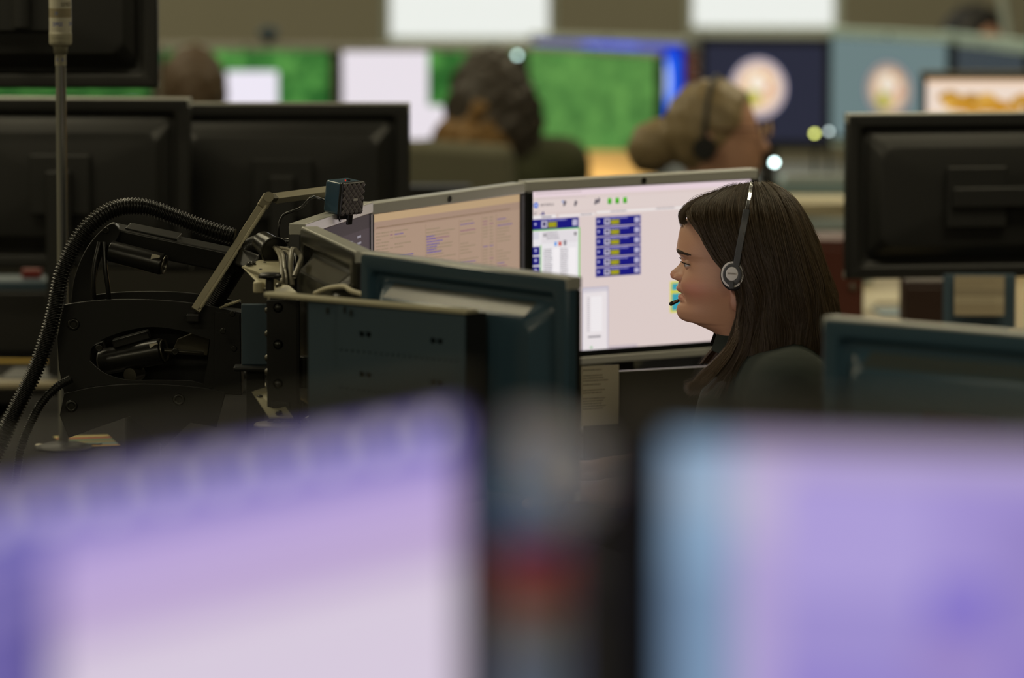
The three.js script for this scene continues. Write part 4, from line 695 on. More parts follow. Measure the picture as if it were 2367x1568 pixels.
  const strand = (pts, r, c) => {
    const n = pts.length;
    for (let i = 0; i < n; i++) {
      const t = pts[Math.min(n - 1, i + 1)].clone().sub(pts[Math.max(0, i - 1)]).normalize(), a = V(0, 0, 1).cross(t).normalize(), b = t.clone().cross(a), k = r * (1 - 0.75 * (i / (n - 1)) ** 3), o = sp.length / 3;
      for (let q = 0; q < 3; q++) { const w = q * 2.0944; const v = pts[i].clone().addScaledVector(a, k * Math.cos(w)).addScaledVector(b, k * Math.sin(w)); sp.push(v.x, v.y, v.z); sc.push(...c); if (i < n - 1) si.push(o + q, o + (q + 1) % 3, o + q + 3, o + (q + 1) % 3, o + (q + 1) % 3 + 3, o + q + 3); }
    }
  };
  const tone = (m = 1) => { const k = m * rr(0.72, 1.28), w = rnd(); return [0.090 * k, (0.056 + 0.008 * w) * k, (0.028 + 0.005 * w) * k]; };
  for (let i = 0; i < 11000; i++) {
    const s = i % 6 === 0 ? -1 : 1, u0 = rnd(), du = rnd() < 0.25 ? rr(-0.13, 0.13) : rr(-0.05, 0.05), lift = rr(-0.0012, 0.0036) + (rnd() < 0.08 ? rr(0.001, 0.006) : 0), v0 = rnd() < 0.5 ? 0 : rr(0, 0.5), v1 = Math.min(1, Math.max(v0 + 0.2, rr(0.7, 1.0))), n = 20, pts = [], ph = rr(0, 6.3), am = rr(0.0008, 0.0050);
    for (let k = 0; k < n; k++) { const v = v0 + (v1 - v0) * k / (n - 1), u = Math.min(1, Math.max(0, u0 + du * v)), q = hairAt(u, v), w = wave(u, v) * Math.min(1, v * 9) + lift + am * Math.sin(ph + v * 18) * v; pts.push(V(q.x + (u - 0.45) * 0.9 * (lift + am * Math.sin(ph * 2 + v * 15) * v), q.y + lift * 0.8 * (1 - v) , s * Math.max(0.0, q.z + w))); }
    strand(pts, rr(0.00017, 0.00030), tone());
  }
  // front lock sweeping over the shoulder, golden light put into a lighter tone
  for (let i = 0; i < 760; i++) {
    const t = rnd(), o = rr(-0.004, 0.006), q = rr(-7, 7), g = [[1704 + 8 * t, 690, 0.086], [1698 + 12 * t, 735, 0.088], [1690 + 10 * t, 770, 0.091], [1668 + 12 * t, 802 + 6 * t, 0.097], [1640 + 10 * t, 832 + 10 * t, 0.103], [1610 + 8 * t, 862 + 10 * t, 0.108], [1588 + rr(-8, 20), 886 + rr(-14, 10), 0.111]];
    strand(new THREE.CatmullRomCurve3(g.map(([x, y, z], k) => V(hx(x + q * k / 6 + rr(-2, 2)), hy(y + q * k / 5 + rr(-2, 2)), z + o))).getPoints(18), rr(0.00022, 0.0004), tone(1.5));
  }
  // fringe over the forehead
  for (let i = 0; i < 520; i++) {
    const t = rnd(), s = rnd() < 0.55 ? 1 : -1, z0 = rr(0.0, 0.040), back_ = rr(0, 1);
    const a = V(hx(1662 - 20 * t + back_ * 20), hy(447 - back_ * 8), s * z0 * 0.4), b = V(hx(1612 + 10 * t), hy(462 + 4 * t - 3 * rnd()), s * (z0 * 0.8 + 0.004)), c = V(hx(1580 + 12 * t), hy(482 + rr(-3, 3)), s * (z0 + 0.006)), d = V(hx(1570 + 12 * t + rr(-2, 2)), hy(500 + rr(-4, 10)), s * (z0 + 0.010)), e = V(hx(1572 + 14 * t + rr(-2, 3)), hy(510 + rr(-4, 17) * (1 - t)), s * (z0 + 0.013));
    strand(new THREE.CatmullRomCurve3([a, b, c, d, e]).getPoints(14), rr(0.00025, 0.00045), tone());
  }
  // hair drawn from the forehead back over the temple
  for (let i = 0; i < 900; i++) {
    const s = i % 5 ? 1 : -1, t = rnd(), o = rr(-0.001, 0.003), g = [[1668 + 20 * t, 446 - 8 * t, 0.006], [1622 + 26 * t, 461, 0.034], [1584 + 34 * t, 486 - 6 * t, 0.050 + 0.012 * t], [1592 + 34 * t, 506, 0.060 + 0.01 * t], [1612 + 30 * t, 532, 0.069 + 0.008 * t], [1632 + 26 * t, 566, 0.077 + 0.007 * t], [1656 + 22 * t, 598, 0.083 + 0.005 * t], [1684 + 20 * t, 628, 0.087 + 0.004 * t], [1700 + 16 * t, 660, 0.088 + 0.004 * t]];
    strand(new THREE.CatmullRomCurve3(g.map(([x, y, z]) => V(hx(x + rr(-2, 2)), hy(y + rr(-1.5, 1.5)), s * (z + o)))).getPoints(18), rr(0.00025, 0.00045), tone());
  }
  // loose fly-away strands
  for (let i = 0; i < 420; i++) {
    const u = rr(0.2, 1), v = rr(0.0, 0.5), n = 9, pts = [], l = rr(0.08, 0.35), out = rr(0.004, 0.012), ph = rr(0, 6);
    for (let k = 0; k < n; k++) { const f = k / (n - 1), q = hairAt(u, Math.min(1, v + l * f)); pts.push(V(q.x + (u - 0.5) * out * f * 1.6 + 0.001 * Math.sin(ph + f * 5), q.y + out * (1 - v) * f * 0.9 * (v < 0.15 ? 1 : 0.2), q.z + out * f * Math.sin(ph))); }
    strand(pts, 0.00019, tone());
  }
  const sg = new THREE.BufferGeometry(); sg.setAttribute('position', new THREE.Float32BufferAttribute(sp, 3)); sg.setAttribute('color', new THREE.Float32BufferAttribute(sc, 3)); sg.setIndex(si); sg.computeVertexNormals();
  const st = raw(woman, 'hair_strands', W(sg), new THREE.MeshPhysicalMaterial({ vertexColors: true, roughness: 0.42, side: THREE.DoubleSide })); st.userData.kind = 'stuff';
  // ── clothes ──
  const seatY = 0.47 - headAt.y, torso = [];
  torso.push(ell(0.075, -0.235, 0, 0.135, 0.12, 0.17), ell(0.065, -0.36, 0, 0.155, 0.16, 0.165), ell(0.085, -0.52, 0, 0.17, 0.16, 0.19), capsule(0.06, -0.10, 0, 0.07, -0.16, 0, 0.062, 0.085));
  for (const s of [1, -1]) torso.push(capsule(0.065, -0.158, s * 0.06, 0.085, -0.185, s * 0.175, 0.052, 0.060), capsule(0.085, -0.19, s * 0.185, 0.07, -0.33, s * 0.225, 0.062, 0.055), capsule(0.07, -0.33, s * 0.225, -0.02, deskY + 0.062, s * 0.205, 0.053, 0.044));
  const shirtF = blend(torso, 0.045);
  const neckCut = (x, y, z) => Math.max(y + 0.118 + (x - 0.055) * -0.25, 0);
  const shirt = field((x, y, z) => Math.max(shirtF(x, y, z), y + 0.125 - (x - 0.05) * 0.25), [-0.16, -0.72, -0.32], [0.32, -0.05, 0.32], 0.011);
  const cloth = mat(0.011, 0.018, 0.013, 0.9);
  const sh = part(woman, 'shirt', W(shirt), cloth);
  const cp = [];                                                      // turned-down collar
  { const NU = 60, p = [], ix = [];
    const ring = (f, w, dy, k) => { for (let i = 0; i <= NU; i++) { const a = R(-155 + 310 * i / NU) + Math.PI; const lx = 0.048 + w * 1.0 * Math.cos(a), y = -0.128 + dy + 0.25 * (lx - 0.05); p.push(lx, y, w * 0.92 * Math.sin(a)); } };
    ring(0, 0.066, 0.0); ring(0, 0.070, 0.020); ring(0, 0.074, 0.022); ring(0, 0.090, -0.002); ring(0, 0.098, -0.026); ring(0, 0.094, -0.028);
    for (let j = 0; j < 5; j++) for (let i = 0; i < NU; i++) { const a = j * (NU + 1) + i; ix.push(a, a + 1, a + NU + 1, a + 1, a + NU + 2, a + NU + 1); }
    const g = new THREE.BufferGeometry(); g.setAttribute('position', new THREE.Float32BufferAttribute(p, 3)); g.setIndex(ix); g.computeVertexNormals(); cp.push(g.rotateY(Math.PI).translate(0.096, 0, 0)); }
  part(sh, 'collar', W(flat(cp)), cloth);
  const legs = [ell(0.10, seatY + 0.10, 0, 0.16, 0.12, 0.20)];
  for (const s of [1, -1]) legs.push(capsule(0.08, seatY + 0.09, s * 0.10, -0.36, seatY + 0.085, s * 0.11, 0.092, 0.065), capsule(-0.36, seatY + 0.085, s * 0.11, -0.33, -headAt.y + 0.10, s * 0.11, 0.066, 0.045));
  part(woman, 'trousers', W(field(blend(legs, 0.03), [-0.46, -headAt.y + 0.03, -0.3], [0.3, seatY + 0.25, 0.3], 0.014)), mat(0.016, 0.016, 0.02, 0.85));
  for (const s of [1, -1]) part(woman, 'shoe', W(field((x, y, z) => Math.max(blend([capsule(-0.32, -headAt.y + 0.05, s * 0.11, -0.46, -headAt.y + 0.03, s * 0.12, 0.045, 0.035)], 0.01)(x, y, z), -headAt.y - y), [-0.54, -headAt.y - 0.02, s * 0.11 - 0.07], [-0.25, -headAt.y + 0.12, s * 0.11 + 0.08], 0.01)), M.rubber);
}
function officeChair(label, p, turn, backTop, fabric = M.chairFabric) {
  const o = thing('office_chair', label, 'chair', p, turn);
  part(o, 'seat', rb(0.48, 0.07, 0.48, 0.03, 0, 0.43, 0), fabric);
  const b = part(o, 'backrest', [rb(0.46, backTop - 0.55, 0.06, 0.03, 0, 0, 0).rotateX(-0.08).translate(0, (backTop + 0.55) / 2, -0.27)], fabric);
  part(o, 'back_support', bar(V(0, 0.40, -0.2), V(0, 0.75, -0.31), 0.06, 0.02, 0.004), M.chairBlack);
  part(o, 'gas_post', new THREE.CylinderGeometry(0.025, 0.03, 0.32, 16).translate(0, 0.24, 0), M.chairBlack);
  for (let i = 0; i < 5; i++) { const a = i / 5 * 2 * Math.PI; const l = part(o, 'star_leg', bar(V(0, 0.09, 0), V(0.3 * Math.cos(a), 0.07, 0.3 * Math.sin(a)), 0.03, 0.05, 0.006), M.chairBlack); part(l, 'caster', new THREE.CylinderGeometry(0.03, 0.03, 0.03, 14).rotateZ(Math.PI / 2).rotateY(-a).translate(0.3 * Math.cos(a), 0.03, 0.3 * Math.sin(a)), M.rubber); }
  return o;
}
officeChair('black office chair the headset woman sits on', V(headAt.x + 0.10, 0, headAt.z), R(-90), 0.92, M.chairBlack);
{ // headset
  const o = thing('headset', 'grey and white telephone headset worn by the woman', 'headset', headAt.clone());
  const P = (x, y, z) => V(hx(x), hy(y), z), dark = mat(0.080, 0.086, 0.094, 0.38), white = mat(0.86, 0.85, 0.84, 0.35), foam = mat(0.014, 0.014, 0.015, 0.8);
  for (const s of [1, -1]) {
    const strip = (pts, w, t, m, name) => {                            // flat strap following a path
      const c = new THREE.CatmullRomCurve3(pts), n = 36, p = [], ix = [];
      for (let i = 0; i <= n; i++) { const q = c.getPointAt(i / n), T = c.getTangentAt(i / n), side = V(T.y, -T.x, 0).normalize(), out = side.clone().cross(T).multiplyScalar(-s).normalize(); if (out.z * s < 0) out.negate(); for (const [a, b] of [[-1, 0], [-0.8, 1], [0.8, 1], [1, 0], [0.8, -1], [-0.8, -1]]) { const v = q.clone().addScaledVector(side, a * w / 2).addScaledVector(out, b * t / 2); p.push(v.x, v.y, v.z); } if (i < n) for (let k = 0; k < 6; k++) { const a = i * 6 + k, b = i * 6 + (k + 1) % 6; ix.push(a, b, a + 6, b, b + 6, a + 6); } }
      const g = new THREE.BufferGeometry(); g.setAttribute('position', new THREE.Float32BufferAttribute(p, 3)); g.setIndex(ix); return part(o, name, toCreasedNormals(g.toNonIndexed(), 0.6), m);
    };
    strip([P(1737, 421, 0), P(1734, 426, s * 0.024), P(1730, 440, s * 0.052), P(1725, 458, s * 0.072), P(1720, 478, s * 0.084)], 0.0062, 0.0016, M.chrome, 'band');
    strip([P(1720, 474, s * 0.085), P(1715, 500, s * 0.094), P(1709, 530, s * 0.0995), P(1702, 565, s * 0.1025), P(1696, 600, s * 0.1035)], 0.0112, 0.0042, dark, 'band_sleeve');
    const e = V(hx(1688), hy(621), s * 0.094), disc = (pts) => lathe(pts, 40).rotateX(s * Math.PI / 2);
    const tilt = (g) => g.translate(e.x, e.y, e.z);
    part(o, 'ear_cushion', tilt(disc([[0, -0.012], [0.017, -0.012], [0.0245, -0.007], [0.0255, 0], [0.022, 0.005], [0, 0.005]]).scale(0.84, 1.04, 1).translate(0.0015, -0.001, 0)), foam);
    part(o, 'ear_shell', tilt(disc([[0, 0.004], [0.0185, 0.004], [0.0205, 0.006], [0.0195, 0.0075], [0, 0.0075]]).scale(0.92, 1.08, 1)), white);
    part(o, 'ear_ring', tilt(disc([[0.009, 0.006], [0.0165, 0.006], [0.0165, 0.0105], [0.0155, 0.0115], [0.0105, 0.0115], [0.009, 0.010]]).scale(0.95, 1.1, 1).translate(-0.0006, 0.0005, 0)), dark);
    const cap = part(o, 'ear_cap', tilt(disc([[0, 0.0125], [0.0098, 0.0125], [0.0108, 0.0115], [0.0108, 0.006], [0, 0.006]]).scale(0.95, 1.08, 1).translate(-0.0012, 0.0018, 0)), white);
    part(o, 'ear_yoke', tilt(rb(0.008, 0.012, 0.005, 0.001, -0.002, -0.017, s * 0.011)), dark);
    if (s > 0) {
      const t = canvas(256, 64, (c) => { px(c, '#cfcac4', 0, 0, 256, 64); c.fillStyle = '#35332f'; c.font = 'bold 38px sans-serif'; c.fillText('plantronics', 14, 44); });
      const lm = part(cap, 'lettering', tilt(new THREE.PlaneGeometry(0.0155, 0.0036).rotateZ(R(-4)).translate(-0.0012, 0.0022, 0.0128)), new THREE.MeshStandardMaterial({ map: t, roughness: 0.4 }));
    } else {
      part(o, 'mic_boom', tube([e.clone().add(V(0, -0.01, -0.008)), P(1650, 665, -0.088), P(1605, 692, -0.062), P(1580, 696, -0.035), P(1572, 697, -0.022)], 0.0019, 30), dark);
      part(o, 'microphone', [cyl(P(1573, 697, -0.022), P(1553, 705, -0.016), 0.0026, 0.0034, 16), ball(0.0034, P(1552, 705.5, -0.0155).x, P(1552, 705.5, -0.0155).y, -0.0155)], M.rubber);
      part(o, 'mic_grille', bar(P(1567, 698, -0.0175), P(1556, 702.5, -0.0145), 0.0022, 0.002, 0.0006), M.champagne);
    }
  }
}

// ───────────────────────── far row of screens ─────────────────────────
const grass = (draw) => canvas(640, 400, (c, W, H) => {
  px(c, '#3f8a3c', 0, 0, W, H);
  for (let i = 0; i < 700; i++) { const k = rnd(); c.fillStyle = k < 0.5 ? 'rgba(30,80,34,0.28)' : 'rgba(104,170,80,0.26)'; c.beginPath(); c.ellipse(rnd() * W, rnd() * H, rr(10, 70), rr(8, 40), rr(0, 3), 0, 7); c.fill(); }
  draw?.(c, W, H);
});
const seal = (bg, rim, W = 560, H = 420, r = 112, cx = 250, cy = 190) => canvas(W, H, (c) => {
  px(c, bg, 0, 0, W, H); c.lineWidth = 6;
  const disc = (x, y, k, col) => { c.fillStyle = col; c.beginPath(); c.arc(x, y, k, 0, 7); c.fill(); };
  disc(cx, cy, r + 6, '#5b6290'); disc(cx, cy, r, rim); for (let i = 0; i < 44; i++) { const a = i / 44 * 6.283; disc(cx + (r - 14) * Math.cos(a), cy + (r - 14) * Math.sin(a), 6, '#9a7f92'); }
  disc(cx, cy, r - 28, '#f3d2b0'); disc(cx, cy - 26, 40, '#fff4e2'); disc(cx - 24, cy + 44, 34, '#c9c04a'); disc(cx - 30, cy + 30, 12, '#6ca05a'); disc(cx + 46, cy + 6, 16, '#d98a78'); disc(cx + 30, cy - 56, 14, '#e8a560');
});
const far = 'screens of the far row';
monitor({ px: 358, py: 104, zd: 15.2, e: 1, yaw: 0, tex: grass((c) => { px(c, '#d9d4ec', 560, 180, 40, 30); }), level: 0.55, label: 'green screen showing only as a strip under the high hung monitor', group: far });
monitor({ px: 366, py: 101, zd: 15.2, e: -1, yaw: 0, w: 0.476, tex: grass((c, W, H) => { px(c, '#f4eefb', W * 0.38, H * 0.19, W * 0.31, H * 0.34); px(c, '#b9b0e0', W * 0.38, H * 0.53, W * 0.25, H * 0.03); }), level: 0.95, label: 'green screen with one white window, beside the short-haired person', group: far });
monitor({ px: 779, py: 103, zd: 15.2, e: -1, yaw: 0, tex: grass((c, W, H) => { px(c, '#f2eaf2', 0, 0, W * 0.485, H * 0.53); px(c, '#f2eaf2', W * 0.4, H * 0.5, W * 0.19, H * 0.5); px(c, '#f2eaf2', 0, 0, W * 0.44, H); }), level: 0.92, label: 'green screen half covered by a white window, behind the curly-haired person', group: far });
monitor({ px: 1213, py: 103, zd: 15.1, e: -1, yaw: -42, w: 0.476, h: 0.30, topH: 0.014, tex: grass((c, W, H) => { c.fillStyle = 'rgba(120,170,90,0.45)'; c.fillRect(0, 0, W, H); }), level: 0.85, bottomH: 0.012, label: 'angled green screen between the curly-haired person and the person with a bun', group: far });
monitor({ px: 1224, py: 77, zd: 16.0, e: -1, yaw: -29, tex: canvas(512, 320, (c, W, H) => { px(c, '#1638c8', 0, 0, W, H); px(c, '#2450ee', W * 0.35, 0, W * 0.35, H * 0.14); px(c, '#1030a0', 0, 0, W * 0.3, H * 0.2); px(c, '#1d66f0', W * 0.80, H * 0.12, W * 0.16, H * 0.62); c.fillStyle = '#cfe2ff'; c.beginPath(); c.ellipse(W * 0.86, H * 0.36, W * 0.05, H * 0.24, 0, 0, 7); c.fill(); }), level: 1.1, top: M.whiteFrame, label: 'bright blue screen behind the angled green screen', group: far });
monitor({ px: 1618, py: 86, zd: 15.0, e: -1, yaw: -8, w: 0.348, h: 0.30, tex: seal('#2a2c3c', '#e6d6d4', 560, 420, 128, 250, 190), level: 0.95, top: M.bezelBlack, label: 'dark screen with a large round pale seal', group: far });
monitor({ px: 1914, py: 63, zd: 15.3, e: -1, yaw: -45, w: 0.44, h: 0.32, tex: seal('#74898a', '#c9b79a', 560, 400, 108, 280, 200), level: 0.85, topH: 0.026, top: mat(0.55, 0.72, 0.70, 0.4), label: 'grey-teal screen with an oval orange seal', group: far });  // oblique glare is put into the grey-teal background of this screen
monitor({ px: 2180, py: 74, zd: 15.3, e: -1, yaw: -66, w: 0.47, h: 0.32, tex: canvas(64, 64, (c) => { px(c, '#434c52', 0, 0, 64, 64); }), level: 0.8, topH: 0.034, top: mat(0.55, 0.72, 0.70, 0.4), label: 'dim grey screen turned away beside the oval orange seal screen', group: far });
monitor({ px: 2128, py: 165, zd: 13.4, e: -1, yaw: -3, tex: canvas(512, 320, (c, W, H) => { px(c, '#f3dfcf', 0, 0, W, H); px(c, '#f0c8a0', 0, 0, W, 10); for (let i = 0; i < 26; i++) { c.fillStyle = ['#c98f2c', '#b5821e', '#dba84a'][i % 3]; c.beginPath(); c.ellipse(W * 0.08 + rnd() * W * 0.5, H * 0.19 + rr(-18, 18), rr(12, 30), rr(8, 18), 0, 0, 7); c.fill(); } px(c, '#efc274', 0, H * 0.28, W, 60); px(c, '#e3a640', 0, H * 0.47, W, H); px(c, '#d8b28c', W * 0.72, 0, 4, H); }), level: 0.95, top: M.champagneDark, label: 'bright orange and white screen above the black monitor back', group: far });
{ // webcam on the wide green screen
  const p = on(620, 100, 15.2), o = thing('webcam', 'dark round webcam on the top edge of the green screen with one white window', 'webcam', V(p.x, p.y + 0.001, p.z - 0.005));
  part(o, 'body', ball(0.018, 0, 0.026, 0, 1.6, 1, 0.9), M.slate); part(o, 'lens', new THREE.CylinderGeometry(0.009, 0.009, 0.006, 20).rotateX(Math.PI / 2).translate(0, 0.026, 0.016), M.bezelBlack); part(o, 'clip', rb(0.03, 0.012, 0.03, 0.003, 0, 0.006, 0), M.charcoal);
}
{ // second status tower
  const zd = 15.05, q = on(1600, 250, zd), o = thing('light_tower', 'slim status light tower with red and grey segments beside the dark seal screen', 'light tower', V(q.x, DESK, q.z));
  const Y = (y) => on(1600, y, zd).y - DESK;
  part(o, 'foot', lathe([[0, 0.01], [0.04, 0.01], [0.045, 0], [0, 0]]), M.charcoal);
  part(o, 'pole', new THREE.CylinderGeometry(0.008, 0.008, Y(250), 16).translate(0, Y(250) / 2, 0), M.chrome);
  [['#8c8f88', 88, 116], ['#8a4636', 119, 148], ['#9a5038', 151, 180], ['#84463a', 183, 210], ['#8b8e88', 213, 248]].forEach(([k, a, b]) => part(o, 'lens', new THREE.CylinderGeometry(0.017, 0.017, Y(a) - Y(b), 24).translate(0, (Y(a) + Y(b)) / 2, 0), new THREE.MeshPhysicalMaterial({ color: k, roughness: 0.3, clearcoat: 0.5 })));
}
{ // warm lit counter ledge below the angled green screen, with an added strip lamp to brighten it
  const a = on(1228, 352, 14.66), b = on(1478, 408, 14.66), cx = (a.x + b.x) / 2;
  const o = thing('counter_ledge', 'pale wooden counter ledge lit warmly below the angled green screen', 'ledge', V(cx, DESK, -14.72));
  part(o, 'front_board', rb(b.x - a.x + 0.08, a.y - DESK, 0.02, 0.003, 0, (a.y - DESK) / 2, 0), mat(0.62, 0.46, 0.22, 0.5));
  const lp = thing('added_strip_lamp', 'short added strip lamp that brightens the wooden counter ledge', 'lamp', V(cx, DESK, -14.645));
  part(lp, 'foot', rb(0.1, 0.01, 0.03, 0.003, 0, 0.005, 0.003), M.charcoal); part(lp, 'housing', rb(0.3, 0.012, 0.02, 0.003, 0, 0.02, 0.012), M.charcoal);
  part(lp, 'tube', rb(0.28, 0.008, 0.006, 0.002, 0, 0.02, 0), new THREE.MeshStandardMaterial({ emissive: lin(1, 0.72, 0.38), emissiveIntensity: 3, color: 0x222222 }));
  const l = new THREE.RectAreaLight(lin(1, 0.72, 0.38), 60, 0.28, 0.012); l.position.set(cx, DESK + 0.02, -14.651); l.lookAt(cx, DESK + 0.16, -14.72); scene.add(l);
}
// added glowing balls standing in for bright blurred spots and highlights
function glowSpot(label, x, y, zd, color, k, r = 0.0045) {
  const p = on(x, y, zd), o = thing('glow_spot', label, 'lamp', V(p.x, DESK, p.z));
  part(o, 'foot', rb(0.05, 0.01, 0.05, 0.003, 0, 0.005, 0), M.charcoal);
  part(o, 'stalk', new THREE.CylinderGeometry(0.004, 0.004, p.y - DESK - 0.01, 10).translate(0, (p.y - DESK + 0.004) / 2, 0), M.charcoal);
  part(o, 'glow_ball', ball(r, 0, p.y - DESK, 0, 1, 1, 1, 12), new THREE.MeshStandardMaterial({ color: 0x222222, emissive: color, emissiveIntensity: k }));
}
glowSpot('added cyan-white glow spot beside the face of the person with a bun', 1790, 376, 13.6, lin(0.75, 1, 0.98), 14, 0.006);
glowSpot('added yellow-green glow spot below the dark seal screen', 1883, 309, 13.75, lin(0.8, 0.85, 0.2), 7, 0.0055);
glowSpot('added pale glow spot below the grey-teal screen', 1916, 304, 13.75, lin(0.75, 0.9, 0.88), 4, 0.005);
glowSpot('added cyan glow spot at the head of the curly-haired person', 1196, 128, 14.75, lin(0.7, 1, 0.94), 5, 0.006);

// ───────────────────────── the people in the rows behind ─────────────────────────
function backPerson({ label, x, y, zd, yaw, hair, hairMat, ends, endsMat, shirt, chair = [], reach = 0.30, rise = 0, extra }) {
  const c = on(x, y, zd), o = thing('person', label, 'person', V(c.x, 0, c.z), yaw), H = c.y, up = (g) => g.translate(0, H, 0);
  // faces +z
  const face = blend([ell(0, 0.01, -0.012, 0.074, 0.105, 0.092), ell(0, -0.055, 0.03, 0.052, 0.058, 0.055), capsule(0, -0.08, -0.02, 0, -0.15, -0.03, 0.052, 0.056)], 0.03);
  const feat = (px_, py_, pz) => { let d = face(px_, py_, pz); d = smin(d, capsule(0, 0.012, 0.078, 0, -0.022, 0.098, 0.008, 0.013)(px_, py_, pz), 0.012); d = smin(d, capsule(-0.016, -0.052, 0.08, 0.016, -0.052, 0.08, 0.007, 0.007)(px_, py_, pz), 0.008); for (const s of [1, -1]) { d = smin(d, ell(s * 0.078, -0.005, -0.01, 0.008, 0.03, 0.018)(px_, py_, pz), 0.008); d = -smin(-d, ell(s * 0.031, 0.018, 0.092, 0.014, 0.009, 0.014)(px_, py_, pz), 0.006); } return d; };
  const deskY = DESK - H, gs = [field(feat, [-0.1, -0.2, -0.13], [0.1, 0.14, 0.13], 0.006)];
  for (const s of [1, -1]) {                                          // hands on the desk
    const wx = s * 0.13, wy = deskY + 0.03, wz = reach, fs = [capsule(wx, wy, wz - 0.14, wx, wy, wz, 0.034, 0.022), capsule(wx, wy, wz, wx, wy, wz + 0.07, 0.022, 0.026)];
    const fin = [-0.03, -0.01, 0.01, 0.028].map((d, i) => capsule(wx + d, wy, wz + 0.07, wx + d * 1.25, wy - 0.014, wz + 0.07 + [0.065, 0.078, 0.072, 0.056][i], 0.009, 0.0075)); fin.push(capsule(wx - s * 0.022, wy, wz + 0.03, wx - s * 0.055, wy - 0.012, wz + 0.07, 0.012, 0.009));
    const p = blend(fs, 0.02); gs.push(field((a, b, d) => { let q = p(a, b, d); for (const f of fin) q = smin(q, f(a, b, d), 0.005); return q; }, [wx - 0.1, wy - 0.06, wz - 0.19], [wx + 0.1, wy + 0.06, wz + 0.17], 0.006));
  }
  part(o, 'body', gs.map(up), mat(0.52, 0.29, 0.20, 0.55));
  part(o, 'hair', up(field(hair, [-0.2, -0.32, -0.25], [0.2, 0.2, 0.14], 0.008)), hairMat);
  if (ends) part(o, 'hair_ends', up(field(ends, [-0.2, -0.32, -0.25], [0.2, 0.2, 0.14], 0.008)), endsMat);
  const t = [ell(0, -0.27, -0.04, 0.18, 0.13, 0.11), ell(0, -0.42, -0.03, 0.17, 0.18, 0.13), capsule(0, -0.13, -0.03, 0, -0.17, -0.035, 0.06, 0.08)];
  for (const s of [1, -1]) t.push(capsule(0, -0.175, -0.035, s * 0.18, -0.215, -0.04, 0.05, 0.06), capsule(s * 0.19, -0.22, -0.04, s * 0.235, -0.38, 0.02, 0.06, 0.052), capsule(s * 0.235, -0.38, 0.02, s * 0.15, deskY + 0.05, 0.19, 0.05, 0.042));
  part(o, 'shirt', up(field(blend(t, 0.04), [-0.34, -0.66, -0.24], [0.34, -0.1, 0.28], 0.013)).translate(0, rise, 0), shirt);
  const sy = 0.47 - H, l = [ell(0, sy + 0.10, -0.05, 0.19, 0.11, 0.15)]; for (const s of [1, -1]) l.push(capsule(s * 0.1, sy + 0.09, -0.02, s * 0.11, sy + 0.085, 0.38, 0.09, 0.066), capsule(s * 0.11, sy + 0.085, 0.38, s * 0.11, -H + 0.08, 0.36, 0.066, 0.045), capsule(s * 0.11, -H + 0.045, 0.34, s * 0.11, -H + 0.035, 0.48, 0.045, 0.035));
  part(o, 'trousers', up(field(blend(l, 0.03), [-0.3, -H - 0.02, -0.24], [0.3, sy + 0.24, 0.56], 0.016)), mat(0.02, 0.02, 0.025, 0.85));
  extra?.(o, up, V(c.x, H, c.z));
  officeChair('padded olive-grey office chair of the ' + label.split(' ')[0] + ' person', V(c.x - 0.03 * Math.sin(yaw) + (chair[0] ?? 0), 0, c.z - 0.03 * Math.cos(yaw)), yaw + (chair[1] ?? 0), chair[2] ?? 0.98);
  return o;
}
const curl = (k) => (x, y, z) => k * (Math.sin(x * 95 + y * 40) * Math.sin(y * 80 + z * 50) + 0.6 * Math.sin(z * 130 + y * 60));
const brownHair = mat(0.075, 0.045, 0.022, 0.6), darkHair = mat(0.035, 0.026, 0.018, 0.5), amberHair = mat(0.22, 0.12, 0.035, 0.5), ashHair = mat(0.25, 0.185, 0.095, 0.5);
backPerson({ label: 'short-haired person seen from behind with brown hair, before the green screens', x: 449, y: 221, zd: 14.4, yaw: Math.PI, hairMat: brownHair, shirt: mat(0.03, 0.035, 0.05, 0.8),
  hair: (x, y, z) => Math.max(ell(0, 0.02, -0.022, 0.087, 0.112, 0.106)(x, y, z) - curl(0.003)(x, y, z), Math.min(z - 0.05 + Math.max(0, 0.02 - y) * 1.2, 1), -(y + 0.09)) });
backPerson({ label: 'curly-haired person seen from behind with long dark hair lightening to amber', x: 1130, y: 232, zd: 14.35, yaw: Math.PI + 0.25, rise: 0.055, chair: [0.04, -0.9, 0.985], hairMat: darkHair, endsMat: amberHair, shirt: mat(0.038, 0.042, 0.014, 0.85),
  hair: (x, y, z) => Math.max(smin(ell(0, 0.02, -0.02, 0.100, 0.115, 0.112)(x, y, z), ell(0, -0.07, -0.05, 0.125, 0.12, 0.10)(x, y, z), 0.06) - curl(0.007)(x, y, z), z - 0.055),
  ends: (x, y, z) => Math.max(smin(ell(0.04, -0.10, -0.062, 0.115, 0.085, 0.098)(x, y, z), ell(0.03, -0.015, -0.115, 0.05, 0.035, 0.03)(x, y, z), 0.03) - curl(0.009)(x, y, z), z - 0.03, -0.03 - x * 0.6 + Math.sin(y * 70) * 0.01) });
const bunHair = blend([ell(0, 0.018, -0.022, 0.085, 0.110, 0.108), capsule(0, 0.0, -0.11, 0, -0.015, -0.14, 0.04, 0.05), ell(0, -0.03, -0.165, 0.055, 0.056, 0.05)], 0.02);
